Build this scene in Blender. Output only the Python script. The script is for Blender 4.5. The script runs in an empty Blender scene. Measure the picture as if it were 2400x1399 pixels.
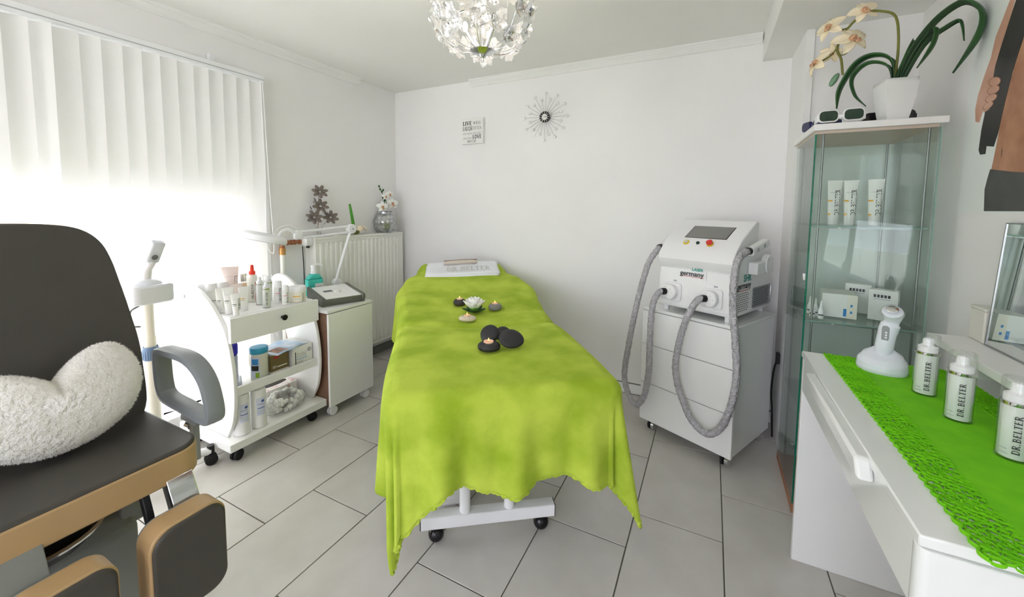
import bpy, math, random
from mathutils import Vector, Matrix
S = bpy.context.scene
C = S.collection
R = math.radians
PI = math.pi
sin, cos = math.sin, math.cos
random.seed(7)

# ------------------------------------------------------------------ camera
CAM_Z = 1.30
pitch, yaw, roll = 0.07467, -0.46403, -0.00947
fwd = Vector((sin(yaw) * cos(pitch), cos(yaw) * cos(pitch), -sin(pitch)))
rgt = Vector((cos(yaw), -sin(yaw), 0))
dwn = fwd.cross(rgt)
r2 = cos(roll) * rgt + sin(roll) * dwn
u2 = sin(roll) * rgt - cos(roll) * dwn
cd = bpy.data.cameras.new('camera'); cam = bpy.data.objects.new('camera', cd); C.objects.link(cam)
cd.sensor_width = 36; cd.lens = 931.84 / 2400 * 36
cd.shift_x = 0; cd.shift_y = -(699.5 - 558.36) / 2400
cd.clip_start = 0.03
cam.matrix_world = Matrix(((r2.x, u2.x, -fwd.x, 0), (r2.y, u2.y, -fwd.y, 0), (r2.z, u2.z, -fwd.z, CAM_Z), (0, 0, 0, 1)))
S.camera = cam

# ------------------------------------------------------------------ world, sun, exposure
w = bpy.data.worlds.new('overcast_sky'); S.world = w; w.use_nodes = True
bg = w.node_tree.nodes['Background']
bg.inputs[0].default_value = (0.95, 0.93, 1.08, 1); bg.inputs[1].default_value = 6.5
sl = bpy.data.lights.new('sun', 'SUN'); sun = bpy.data.objects.new('sun', sl); C.objects.link(sun)
sl.energy = 36.0; sl.angle = R(0.6); sl.color = (0.97, 0.97, 1.0)
sun.rotation_euler = Vector((0.68, -0.30, -0.62)).to_track_quat('-Z', 'Y').to_euler()
def portal(loc, rot, sx, sy):
    l = bpy.data.lights.new('window_portal', 'AREA'); l.shape = 'RECTANGLE'; l.size = sx; l.size_y = sy
    o = bpy.data.objects.new('window_portal', l); C.objects.link(o); o.location = loc; o.rotation_euler = rot
    l.cycles.is_portal = True
portal((-2.95, 0.35, 1.1), (0, R(-90), 0), 2.1, 2.7)
portal((-1.75, -1.84, 1.2), (R(90), 0, 0), 1.1, 2.0)
portal((-0.35, -1.84, 1.2), (R(90), 0, 0), 1.1, 2.0)
S.view_settings.view_transform = 'Standard'; S.view_settings.look = 'None'
S.view_settings.exposure = 0.09; S.view_settings.gamma = 1.0
S.view_settings.use_curve_mapping = False
S.cycles.transparent_max_bounces = 32; S.cycles.max_bounces = 10; S.cycles.diffuse_bounces = 6

# ------------------------------------------------------------------ materials
def lin(c):
    c = c / 255.0
    return c / 12.92 if c <= 0.04045 else ((c + 0.055) / 1.055) ** 2.4
def col(c): return (lin(c[0]), lin(c[1]), lin(c[2]), 1)
M = {}
def mat(name, c, rough=0.5, metal=0.0, var=0.04, vs=6.0, bump=0.0, bs=80.0, c2=None, detail=3, spec=0.5,
        sheen=0.0, coat=0.0, emit=0.0, ecol=None, trans=0.0, ior=1.45, sss=0.0, ramp=None, bdist=0.01):
    m = bpy.data.materials.new(name); m.use_nodes = True; N = m.node_tree.nodes; L = m.node_tree.links
    b = N['Principled BSDF']
    b.inputs['Roughness'].default_value = rough; b.inputs['Metallic'].default_value = metal
    b.inputs['Specular IOR Level'].default_value = spec; b.inputs['IOR'].default_value = ior
    tc = N.new('ShaderNodeTexCoord')
    nz = N.new('ShaderNodeTexNoise'); nz.inputs['Scale'].default_value = vs; nz.inputs['Detail'].default_value = detail
    L.new(tc.outputs['Object'], nz.inputs['Vector'])
    rp = N.new('ShaderNodeValToRGB'); a = col(c)
    if c2 is None:
        k0 = tuple(max(0, x * (1 - var)) for x in a[:3]) + (1,); k1 = tuple(min(1, x * (1 + var)) for x in a[:3]) + (1,)
    else: k0, k1 = a, col(c2)
    lo, hi = ramp or (0.3, 0.7)
    rp.color_ramp.elements[0].position = lo; rp.color_ramp.elements[0].color = k0
    rp.color_ramp.elements[1].position = hi; rp.color_ramp.elements[1].color = k1
    L.new(nz.outputs['Fac'], rp.inputs['Fac']); L.new(rp.outputs['Color'], b.inputs['Base Color'])
    if bump:
        n2 = N.new('ShaderNodeTexNoise'); n2.inputs['Scale'].default_value = bs; n2.inputs['Detail'].default_value = 4
        L.new(tc.outputs['Object'], n2.inputs['Vector'])
        bp = N.new('ShaderNodeBump'); bp.inputs['Strength'].default_value = bump; bp.inputs['Distance'].default_value = bdist
        L.new(n2.outputs['Fac'], bp.inputs['Height']); L.new(bp.outputs['Normal'], b.inputs['Normal'])
    if sheen:
        b.inputs['Sheen Weight'].default_value = sheen; b.inputs['Sheen Roughness'].default_value = 0.4
        b.inputs['Sheen Tint'].default_value = k1
    if coat: b.inputs['Coat Weight'].default_value = coat; b.inputs['Coat Roughness'].default_value = 0.05
    if trans: b.inputs['Transmission Weight'].default_value = trans
    if sss: b.inputs['Subsurface Weight'].default_value = sss; b.inputs['Subsurface Scale'].default_value = 0.01
    if emit: b.inputs['Emission Color'].default_value = col(ecol or c); b.inputs['Emission Strength'].default_value = emit
    M[name] = m
    return m
def clear(name, tint, refl=0.06, rough=0.0, fk=0.55):
    """thin clear sheet: straight-through light plus a Fresnel-weighted reflection"""
    m = bpy.data.materials.new(name); m.use_nodes = True; N = m.node_tree.nodes; L = m.node_tree.links
    N.remove(N['Principled BSDF']); out = N['Material Output']
    t = N.new('ShaderNodeBsdfTransparent'); t.inputs[0].default_value = tint + (1,)
    g = N.new('ShaderNodeBsdfGlossy'); g.inputs['Roughness'].default_value = rough
    lw = N.new('ShaderNodeLayerWeight'); lw.inputs[0].default_value = 0.22
    mx = N.new('ShaderNodeMixShader'); mt = N.new('ShaderNodeMath'); mt.operation = 'MULTIPLY_ADD'
    mt.inputs[1].default_value = fk; mt.inputs[2].default_value = refl; mt.use_clamp = True
    L.new(lw.outputs['Fresnel'], mt.inputs[0]); L.new(mt.outputs[0], mx.inputs[0])
    L.new(t.outputs[0], mx.inputs[1]); L.new(g.outputs[0], mx.inputs[2]); L.new(mx.outputs[0], out.inputs[0])
    M[name] = m; return m
def cloth_translucent(name, c, tr=0.5, thru=0.0):
    m = bpy.data.materials.new(name); m.use_nodes = True; N = m.node_tree.nodes; L = m.node_tree.links
    N.remove(N['Principled BSDF']); out = N['Material Output']
    wv = N.new('ShaderNodeTexNoise'); wv.inputs['Scale'].default_value = 300
    rp = N.new('ShaderNodeValToRGB'); a = col(c)
    rp.color_ramp.elements[0].color = tuple(x * 0.96 for x in a[:3]) + (1,); rp.color_ramp.elements[1].color = a
    L.new(wv.outputs['Fac'], rp.inputs['Fac'])
    d = N.new('ShaderNodeBsdfDiffuse'); t = N.new('ShaderNodeBsdfTranslucent')
    L.new(rp.outputs[0], d.inputs[0]); L.new(rp.outputs[0], t.inputs[0])
    mx = N.new('ShaderNodeMixShader'); mx.inputs[0].default_value = tr
    L.new(d.outputs[0], mx.inputs[1]); L.new(t.outputs[0], mx.inputs[2]); L.new(mx.outputs[0], out.inputs[0])
    M[name] = m; return m

mat('wall_paint', (240, 239, 238), 0.75, var=0.012, vs=3, bump=0.03, bs=220)
mat('ceiling_paint', (238, 237, 234), 0.8, var=0.012, vs=2, bump=0.03, bs=220)
mat('moulding', (238, 238, 236), 0.55, var=0.01)
mat('tile', (198, 194, 188), 0.34, c2=(210, 207, 202), vs=5, detail=6, bump=0.02, bs=300, spec=0.4)
mat('grout', (98, 95, 86), 0.9, var=0.1, vs=60)
mat('white_lacquer', (240, 240, 238), 0.32, var=0.008)
mat('gloss_white', (238, 240, 238), 0.07, var=0.006, coat=0.6)
mat('white_plastic', (238, 238, 238), 0.35, var=0.01)
mat('cool_plastic', (226, 231, 238), 0.25, var=0.01, coat=0.2)
mat('cream_plastic', (240, 236, 222), 0.4, var=0.02)
mat('white_metal', (240, 241, 242), 0.3, var=0.01)
mat('radiator_white', (238, 238, 230), 0.35, var=0.01)
mat('chrome', (225, 226, 228), 0.12, 1.0, var=0.02)
mat('pearl', (242, 242, 240), 0.12, 0.25, var=0.01, coat=0.5)
mat('steel', (170, 172, 172), 0.3, 1.0, var=0.04)
mat('grey_rod', (150, 153, 152), 0.35, 0.8, var=0.03)
mat('black_plastic', (26, 26, 27), 0.4, var=0.1)
mat('black_rubber', (20, 20, 21), 0.6, var=0.1)
mat('black_gloss', (16, 16, 18), 0.15, var=0.1)
mat('leather', (72, 69, 63), 0.42, var=0.06, vs=4, bump=0.06, bs=420, spec=0.35, bdist=0.002)
mat('beige_vinyl', (178, 148, 104), 0.4, var=0.05, vs=8, bump=0.03, bs=300, bdist=0.002)
mat('grey_plastic', (128, 132, 133), 0.42, var=0.03)
mat('base_grey', (128, 130, 124), 0.45, var=0.04)
mat('fleece', (250, 248, 242), 0.95, c2=(240, 237, 228), vs=60, bump=0.9, bs=70, sheen=0.3, bdist=0.02)
mat('blanket', (146, 174, 34), 0.9, c2=(186, 206, 72), vs=5.5, detail=5, bump=0.35, bs=330, sheen=0.45, ramp=(0.36, 0.62), bdist=0.004)
mat('runner', (106, 194, 4), 0.9, c2=(120, 206, 8), vs=20, bump=0.15, bs=500, bdist=0.002)
mat('stone_black', (42, 42, 43), 0.5, var=0.12, vs=20)
mat('stone_dark', (56, 50, 48), 0.55, var=0.1, vs=20)
mat('stone_grey', (132, 131, 127), 0.6, var=0.08, vs=30)
mat('stone_cream', (214, 201, 178), 0.6, var=0.05, vs=30)
mat('wax', (250, 205, 178), 0.4, var=0.02, sss=0.3)
mat('flame', (255, 214, 130), 0.5, emit=4, ecol=(255, 180, 80))
mat('petal_white', (246, 246, 240), 0.6, var=0.02, sss=0.1)
mat('petal_cream', (246, 228, 190), 0.55, c2=(250, 240, 214), vs=30)
mat('petal_lip', (170, 92, 92), 0.6, c2=(238, 204, 150), vs=160)
mat('leaf_light', (132, 196, 66), 0.5, var=0.1, vs=20)
mat('leaf_dark', (24, 66, 34), 0.35, c2=(52, 100, 44), vs=9)
mat('leaf_green', (84, 160, 52), 0.4, var=0.1, vs=20)
mat('stem_green', (122, 124, 56), 0.5, var=0.1, vs=30)
mat('bud', (122, 160, 130), 0.5, var=0.06)
mat('towel', (240, 243, 246), 0.95, var=0.02, bump=0.4, bs=500, sheen=0.3, bdist=0.003)
mat('towel_print', (206, 206, 200), 0.95)
mat('band_beige', (216, 205, 192), 0.95, var=0.05, bump=0.4, bs=500)
mat('band_edge', (150, 130, 116), 0.95)
mat('print_black', (44, 44, 46), 0.6)
mat('print_grey', (120, 122, 124), 0.6)
mat('print_pale', (176, 178, 182), 0.6)
mat('print_green', (70, 110, 62), 0.6)
mat('print_lime', (140, 178, 40), 0.5)
mat('print_orange', (240, 180, 40), 0.6)
mat('print_red', (206, 60, 64), 0.6)
mat('print_pink', (226, 96, 116), 0.6)
mat('print_teal', (0, 150, 130), 0.5)
mat('print_blue', (78, 96, 176), 0.6)
mat('print_sky', (60, 140, 210), 0.6)
mat('print_paleblue', (214, 220, 238), 0.6)
mat('silver_ring', (205, 205, 200), 0.15, 1.0)
mat('red_cap', (236, 62, 40), 0.4, var=0.03)
mat('tube_white', (240, 240, 236), 0.35, var=0.01)
mat('tube_pink', (232, 216, 210), 0.35, var=0.01)
mat('peach', (246, 214, 176), 0.2, var=0.02, coat=0.3)
mat('teal_soap', (64, 200, 186), 0.15, var=0.05, coat=0.3)
mat('purple_cap', (66, 56, 190), 0.25, var=0.04)
mat('lilac_plastic', (200, 204, 222), 0.35, var=0.02)
mat('blue_lid', (50, 160, 200), 0.35, var=0.03)
mat('milky_plastic', (228, 226, 216), 0.4, var=0.02, sss=0.1)
mat('olive_card', (128, 110, 72), 0.6, var=0.04)
mat('card_white', (238, 238, 234), 0.6, var=0.02)
mat('card_marble', (236, 226, 218), 0.5, c2=(206, 186, 172), vs=22)
mat('brochure', (236, 240, 246), 0.3, c2=(150, 190, 226), vs=14)
mat('brochure_photo', (190, 120, 80), 0.3, c2=(70, 52, 44), vs=40)
mat('tissue_side', (240, 236, 232), 0.6, c2=(196, 90, 92), vs=20, ramp=(0.5, 0.68))
mat('dark_slot', (60, 56, 54), 0.8)
mat('cotton', (248, 248, 246), 0.95, var=0.03, bump=0.5, bs=120)
mat('wood_brown', (112, 84, 66), 0.5, c2=(134, 102, 80), vs=9, detail=6)
mat('wood_base', (156, 104, 70), 0.5, c2=(176, 122, 86), vs=14, detail=6)
mat('board_beige', (206, 190, 174), 0.5, var=0.04)
mat('copper', (176, 118, 86), 0.45, 0.6, var=0.15, vs=60)
mat('brass', (200, 150, 92), 0.35, 0.7, var=0.15, vs=60)
mat('device_grey', (100, 102, 92), 0.4, var=0.04)
mat('silver_vase', (214, 216, 218), 0.28, 0.9, c2=(150, 152, 154), vs=45, detail=6)
mat('pewter', (92, 84, 78), 0.45, 0.25, c2=(128, 118, 110), vs=40)
mat('blue_collar', (112, 138, 172), 0.4, var=0.03)
mat('screen_grey', (128, 128, 124), 0.12, var=0.01)
mat('hose_grey', (176, 174, 178), 0.28, metal=0.35, c2=(204, 202, 206), vs=70, bump=1.0, bs=95, bdist=0.012)
mat('yellow_disc', (226, 196, 50), 0.5, var=0.02)
mat('red_button', (216, 60, 56), 0.3, var=0.03)
mat('dark_green', (32, 62, 52), 0.4, var=0.03)
mat('vent_grey', (150, 154, 154), 0.45, var=0.03)
mat('glass_edge', (14, 110, 84), 0.1, var=0.05, coat=0.3)
mat('glass_edge_pale', (140, 172, 158), 0.12, var=0.05)
mat('goggle_green', (16, 50, 28), 0.06, var=0.1, coat=0.5)
mat('goggle_blue', (22, 30, 84), 0.06, var=0.1, coat=0.5)
mat('skin_print', (196, 146, 116), 0.45, c2=(160, 106, 76), vs=11, detail=2)
mat('skin_print_light', (216, 172, 150), 0.45, c2=(198, 150, 126), vs=14, detail=2)
mat('skin_line', (128, 84, 62), 0.45)
mat('shirt_print', (36, 35, 36), 0.4, c2=(62, 60, 58), vs=8, detail=2)
mat('trouser_print', (82, 81, 78), 0.45, c2=(70, 69, 67), vs=14)
mat('poster_paper', (236, 240, 238), 0.3, var=0.01)
mat('mirror', (235, 238, 236), 0.01, 1.0, var=0.0)
mat('black_lens', (18, 18, 20), 0.08, var=0.1)
mat('bulb_glow', (255, 226, 180), 0.3, emit=9, ecol=(255, 214, 150))
mat('frame_white', (240, 240, 240), 0.4, var=0.01)
mat('shutter', (205, 206, 206), 0.5, var=0.02)
mat('pavement', (170, 168, 160), 0.9, var=0.1, vs=4)
mat('sky_block_hedge', (92, 98, 84), 0.8, c2=(120, 124, 108), vs=8)
mat('stain', (126, 118, 106), 0.5, c2=(176, 172, 163), vs=60)
clear('window_glass', (0.97, 0.985, 0.98), 0.03)
clear('cabinet_glass', (0.958, 0.986, 0.972), 0.015)
clear('clear_plastic', (0.975, 0.985, 0.98), 0.03, 0.05, 0.28)
clear('film', (0.96, 0.96, 0.96), 0.06, 0.15)
cloth_translucent('fleece_pile', (252, 250, 244), 0.5)
cloth_translucent('blind_fabric', (244, 243, 240), 0.30)
mat('crystal', (255, 253, 250), 0.03, var=0.0, trans=0.93, ior=1.5, coat=0.3)

# ------------------------------------------------------------------ mesh helpers
class MB:
    def __init__(s): s.v = []; s.f = []
    def add(s, vs, fs):
        o = len(s.v); s.v += [tuple(q) for q in vs]; s.f += [tuple(i + o for i in f) for f in fs]; return s
    def box(s, x0, x1, y0, y1, z0, z1):
        return s.add([(x0, y0, z0), (x1, y0, z0), (x1, y1, z0), (x0, y1, z0), (x0, y0, z1), (x1, y0, z1), (x1, y1, z1), (x0, y1, z1)],
                     [(0, 3, 2, 1), (4, 5, 6, 7), (0, 1, 5, 4), (1, 2, 6, 5), (2, 3, 7, 6), (3, 0, 4, 7)])
    def tube(s, pts, r, n=10, cap=True, closed=False, sy=1.0):
        P_ = [Vector(q) for q in pts]; k = len(P_)
        rs = r if isinstance(r, (list, tuple)) else [r] * k
        T_ = []
        for i in range(k):
            a = P_[i - 1] if (i or closed) else P_[0]; b = P_[(i + 1) % k] if (i < k - 1 or closed) else P_[-1]
            d = b - a; T_.append(d.normalized() if d.length > 1e-9 else Vector((0, 0, 1)))
        up = Vector((0, 0, 1)) if abs(T_[0].z) < 0.9 else Vector((1, 0, 0))
        nrm = (up - T_[0] * up.dot(T_[0])).normalized(); vs = []
        for i in range(k):
            nrm = nrm - T_[i] * nrm.dot(T_[i])
            nrm = nrm.normalized() if nrm.length > 1e-6 else T_[i].orthogonal().normalized()
            bi = T_[i].cross(nrm)
            for j in range(n):
                a = 2 * PI * j / n; vs.append(P_[i] + nrm * (cos(a) * rs[i]) + bi * (sin(a) * rs[i] * sy))
        fs = []
        for i in range(k if closed else k - 1):
            i2 = (i + 1) % k
            for j in range(n):
                j2 = (j + 1) % n; fs.append((i * n + j, i * n + j2, i2 * n + j2, i2 * n + j))
        if cap and not closed: fs += [tuple(range(n - 1, -1, -1)), tuple((k - 1) * n + j for j in range(n))]
        return s.add(vs, fs)
    def cyl(s, p0, p1, r0, r1=None, n=16): return s.tube([p0, p1], [r0, r0 if r1 is None else r1], n)
    def lathe(s, prof, n=24, o=(0, 0, 0), sx=1.0, sy=1.0):
        vs = []; fs = []; k = len(prof)
        for r, z in prof:
            for j in range(n):
                a = 2 * PI * j / n; vs.append((o[0] + cos(a) * r * sx, o[1] + sin(a) * r * sy, o[2] + z))
        for i in range(k - 1):
            for j in range(n):
                j2 = (j + 1) % n; fs.append((i * n + j, i * n + j2, (i + 1) * n + j2, (i + 1) * n + j))
        if prof[0][0] > 1e-6: fs.append(tuple(range(n - 1, -1, -1)))
        if prof[-1][0] > 1e-6: fs.append(tuple((k - 1) * n + j for j in range(n)))
        return s.add(vs, fs)
    def ell(s, c, r, n=16, m=10):
        if not isinstance(r, (tuple, list)): r = (r, r, r)
        return s.lathe([(sin(PI * i / m) * 1.0 if 0 < i < m else 1e-5, -cos(PI * i / m) * r[2]) for i in range(m + 1)], n, c, r[0], r[1])
    def prism(s, poly, a0, a1, axis='z'):
        n = len(poly)
        f3 = {'z': lambda p, a: (p[0], p[1], a), 'y': lambda p, a: (p[0], a, p[1]), 'x': lambda p, a: (a, p[0], p[1])}[axis]
        vs = [f3(p, a0) for p in poly] + [f3(p, a1) for p in poly]
        return s.add(vs, [tuple(range(n - 1, -1, -1)), tuple(range(n, 2 * n))] + [(i, (i + 1) % n, n + (i + 1) % n, n + i) for i in range(n)])
    def grid(s, fn, nu, nv, wrap=False):
        vs = [fn(i / nu, j / nv) for i in range(nu + (0 if wrap else 1)) for j in range(nv + 1)]
        fs = []; k = nv + 1; tot = nu if wrap else nu + 1
        for i in range(nu):
            i2 = (i + 1) % tot
            for j in range(nv): fs.append((i * k + j, i2 * k + j, i2 * k + j + 1, i * k + j + 1))
        return s.add(vs, fs)
    def build(s, name, m, parent=None, loc=(0, 0, 0), rot=(0, 0, 0), bevel=0.0, seg=2, sub=0, solid=0.0, ang=38, smooth=True, soff=0):
        me = bpy.data.meshes.new(name); me.from_pydata(s.v, [], s.f); me.validate(); me.update()
        import bmesh
        bm = bmesh.new(); bm.from_mesh(me); bmesh.ops.recalc_face_normals(bm, faces=bm.faces); bm.to_mesh(me); bm.free()
        if smooth: me.shade_smooth(); me.set_sharp_from_angle(angle=R(ang))
        for mm in (m if isinstance(m, (list, tuple)) else [m]): me.materials.append(M[mm])
        o = bpy.data.objects.new(name, me); C.objects.link(o); o.location = loc; o.rotation_euler = rot
        if parent is not None: o.parent = parent
        if solid: q = o.modifiers.new('solid', 'SOLIDIFY'); q.thickness = solid; q.offset = soff
        if bevel: q = o.modifiers.new('bevel', 'BEVEL'); q.width = bevel; q.segments = seg; q.limit_method = 'ANGLE'; q.angle_limit = R(40)
        if sub: q = o.modifiers.new('sub', 'SUBSURF'); q.levels = sub; q.render_levels = sub
        return o
def box(*a): return MB().box(*a)
def cyl(*a, **k): return MB().cyl(*a, **k)
def lathe(*a, **k): return MB().lathe(*a, **k)
def tube(*a, **k): return MB().tube(*a, **k)
def ell(*a, **k): return MB().ell(*a, **k)
def prism(*a, **k): return MB().prism(*a, **k)
def tag(o, label, cat, group=None):
    o['label'] = label; o['category'] = cat
    if group: o['group'] = group
    return o
def thing(name, label, cat, loc=(0, 0, 0), rz=0.0, group=None):
    o = bpy.data.objects.new(name, None); o.empty_display_size = 0.05; C.objects.link(o)
    o.location = loc; o.rotation_euler = (0, 0, rz); return tag(o, label, cat, group)
def struct(o): o['kind'] = 'structure'; return o
def dup(o, parent, loc=None, rot=None, scale=None, mtx=None):
    c = o.copy(); C.objects.link(c); c.parent = parent
    if mtx is not None: c.matrix_basis = mtx
    if loc is not None: c.location = loc
    if rot is not None: c.rotation_euler = rot
    if scale is not None: c.scale = scale
    return c
def rrect(x0, x1, y0, y1, r, n=6):
    if not isinstance(r, (list, tuple)): r = [r] * 4
    out = []
    for (cx, cy, a0, q) in ((x1 - r[0], y1 - r[0], 0, r[0]), (x0 + r[1], y1 - r[1], 90, r[1]), (x0 + r[2], y0 + r[2], 180, r[2]), (x1 - r[3], y0 + r[3], 270, r[3])):
        for i in range(n + 1):
            a = R(a0 + 90 * i / n); out.append((cx + q * cos(a), cy + q * sin(a)))
    return out
def spline(pts, n=6):
    P_ = [Vector(q) for q in pts]; out = []
    for i in range(len(P_) - 1):
        p0 = P_[max(i - 1, 0)]; p1 = P_[i]; p2 = P_[i + 1]; p3 = P_[min(i + 2, len(P_) - 1)]
        for j in range(n):
            t = j / n
            out.append(0.5 * ((2 * p1) + (p2 - p0) * t + (2 * p0 - 5 * p1 + 4 * p2 - p3) * t * t + (3 * p1 - p0 - 3 * p2 + p3) * t ** 3))
    out.append(P_[-1]); return out
def interp(tab, x):
    if x <= tab[0][0]: return tab[0][1]
    for (a, b), (c, d) in zip(tab, tab[1:]):
        if x <= c:
            t = (x - a) / (c - a); t = t * t * (3 - 2 * t); return b + (d - b) * t
    return tab[-1][1]

# ------------------------------------------------------------------ serif lettering (stroke glyphs)
K, k_ = 0.15, 0.06
def _sv(x, y, w=0.3): return (k_, [(x - w / 2, y), (x + w / 2, y)])
GL = {
 'D': (0.74, [(K, [(.17, 0), (.17, 1)]), (.09, [(.17, .97), (.4, .96), (.6, .8), (.66, .5), (.6, .2), (.4, .04), (.17, .03)]), _sv(.15, .03), _sv(.15, .97)]),
 'R': (0.76, [(K, [(.17, 0), (.17, 1)]), (.09, [(.17, .97), (.42, .95), (.55, .84), (.55, .66), (.42, .53), (.17, .51)]), (.12, [(.34, .52), (.62, .03)]), _sv(.15, .03), _sv(.15, .97), _sv(.64, .03, .2)]),
 'B': (0.7, [(K, [(.17, 0), (.17, 1)]), (.09, [(.17, .97), (.42, .95), (.53, .84), (.53, .68), (.42, .55), (.17, .53)]), (.09, [(.42, .54), (.6, .42), (.62, .26), (.52, .08), (.38, .03), (.17, .03)]), _sv(.15, .03), _sv(.15, .97)]),
 'E': (0.64, [(K, [(.17, 0), (.17, 1)]), (k_, [(.02, .97), (.56, .97)]), (k_, [(.02, .03), (.58, .03)]), (k_, [(.17, .52), (.42, .52)]), (k_, [(.55, .8), (.55, 1)]), (k_, [(.57, 0), (.57, .2)]), (k_, [(.42, .42), (.42, .62)])]),
 'L': (0.6, [(K, [(.17, 0), (.17, 1)]), _sv(.17, .97), (k_, [(.02, .03), (.55, .03)]), (k_, [(.54, 0), (.54, .24)])]),
 'T': (0.68, [(K, [(.33, 0), (.33, 1)]), (k_, [(.03, .97), (.63, .97)]), (k_, [(.05, .76), (.05, 1)]), (k_, [(.61, .76), (.61, 1)]), _sv(.33, .03)]),
 '.': (0.3, [(K, [(.12, 0), (.12, .14)])]),
 'I': (0.36, [(K, [(.17, 0), (.17, 1)]), _sv(.17, .03), _sv(.17, .97)]),
 'V': (0.74, [(.14, [(.1, 1), (.36, .02)]), (.07, [(.36, .02), (.62, 1)]), _sv(.1, .97, .26), _sv(.62, .97, .24)]),
 'W': (1.04, [(.13, [(.1, 1), (.32, .02)]), (.07, [(.32, .02), (.52, .95)]), (.13, [(.5, .95), (.72, .02)]), (.07, [(.72, .02), (.94, 1)]), _sv(.1, .97, .24), _sv(.94, .97, .22)]),
 'A': (0.76, [(.07, [(.1, .02), (.36, 1)]), (.14, [(.36, 1), (.64, .02)]), (k_, [(.2, .36), (.54, .36)]), _sv(.1, .03, .22), _sv(.64, .03, .24)]),
 'U': (0.76, [(.14, [(.16, 1), (.16, .3), (.24, .1), (.38, .03)]), (.07, [(.38, .03), (.54, .12), (.6, .32), (.6, 1)]), _sv(.16, .97), _sv(.6, .97, .24)]),
 'G': (0.78, [(.12, [(.64, .8), (.5, .95), (.36, .98), (.18, .84), (.1, .5), (.18, .16), (.36, .02), (.52, .04), (.64, .14)]), (.12, [(.62, .08), (.62, .42)]), _sv(.6, .42, .26)]),
 'H': (0.84, [(K, [(.17, 0), (.17, 1)]), (K, [(.66, 0), (.66, 1)]), (k_, [(.17, .52), (.66, .52)]), _sv(.17, .03), _sv(.17, .97), _sv(.66, .03), _sv(.66, .97)]),
 'O': (0.82, [(.12, [(.4, .98), (.2, .86), (.1, .5), (.2, .14), (.4, .02), (.6, .14), (.7, .5), (.6, .86), (.4, .98)])]),
 'F': (0.6, [(K, [(.17, 0), (.17, 1)]), (k_, [(.02, .97), (.54, .97)]), (k_, [(.17, .52), (.42, .52)]), (k_, [(.53, .78), (.53, 1)]), _sv(.17, .03)]),
 'N': (0.82, [(.08, [(.16, 0), (.16, 1)]), (.13, [(.14, .98), (.64, .02)]), (.08, [(.64, 0), (.64, 1)]), _sv(.16, .03, .24), _sv(.1, .97, .2), _sv(.64, .97, .24)]),
 'M': (1.0, [(.08, [(.16, 0), (.16, 1)]), (.13, [(.16, 1), (.48, .04)]), (.07, [(.48, .04), (.8, 1)]), (K, [(.8, 0), (.8, 1)]), _sv(.16, .03, .24), _sv(.8, .03), _sv(.12, .97, .2), _sv(.84, .97, .2)]),
 'C': (0.74, [(.12, [(.64, .78), (.5, .94), (.38, .98), (.18, .84), (.1, .5), (.18, .16), (.38, .02), (.52, .06), (.64, .2)]), (k_, [(.64, .72), (.64, .98)])]),
 'S': (0.6, [(.11, [(.5, .8), (.4, .95), (.24, .96), (.12, .82), (.14, .64), (.44, .42), (.5, .22), (.4, .06), (.22, .03), (.08, .18)])]),
 'K': (0.78, [(K, [(.17, 0), (.17, 1)]), (.07, [(.17, .42), (.6, .97)]), (.13, [(.32, .56), (.66, .03)]), _sv(.17, .03), _sv(.17, .97), _sv(.6, .97, .22), _sv(.68, .03, .22)]),
 ' ': (0.4, []),
}
def serif(txt, h, fn, squeeze=1.0, wgt=1.0, track=0.08):
    """flat letters; fn maps (x along, y up) in metres to a 3-D point"""
    b = MB(); x = 0.0
    for ch in txt:
        wd, strokes = GL[ch]
        for sw, pts in strokes:
            sw *= wgt
            for (xa, ya), (xb, yb) in zip(pts, pts[1:]):
                d = Vector((xb - xa, yb - ya)); l = max(d.length, 1e-6); nx, ny = -d.y / l * sw / 2, d.x / l * sw / 2
                ex, ey = (d.x / l * sw * .25, d.y / l * sw * .25) if len(pts) > 2 else (0, 0)
                q = [(xa - ex + nx, ya - ey + ny), (xa - ex - nx, ya - ey - ny), (xb + ex - nx, yb + ey - ny), (xb + ex + nx, yb + ey + ny)]
                b.add([fn((x + u) * h * squeeze, v * h) for u, v in q], [(0, 1, 2, 3)])
        x += wd + track
    return b, x * h * squeeze
def serif_width(txt, h, squeeze=1.0, track=0.08): return sum(GL[c][0] + track for c in txt) * h * squeeze
def sans(name, txt, h, m, parent, mtx, bold=0.0, shear=0.0, sx=1.0):
    cu = bpy.data.curves.new(name, 'FONT'); cu.body = txt; cu.size = h; cu.offset = bold; cu.shear = shear; cu.extrude = 0.0002
    cu.align_x = 'CENTER'; cu.align_y = 'CENTER'
    t = bpy.data.objects.new(name, cu); C.objects.link(t)
    dg = bpy.context.evaluated_depsgraph_get(); me = bpy.data.meshes.new_from_object(t.evaluated_get(dg))
    bpy.data.objects.remove(t); bpy.data.curves.remove(cu)
    me.materials.clear(); me.materials.append(M[m])
    o = bpy.data.objects.new(name, me); C.objects.link(o); o.parent = parent
    o.matrix_basis = mtx @ Matrix.Scale(sx, 4, (1, 0, 0)); return o
def frame_m(o, x, y):
    x = Vector(x).normalized(); y = Vector(y).normalized(); z = x.cross(y); o = Vector(o)
    return Matrix(((x.x, y.x, z.x, o.x), (x.y, y.y, z.y, o.y), (x.z, y.z, z.z, o.z), (0, 0, 0, 1)))

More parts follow.
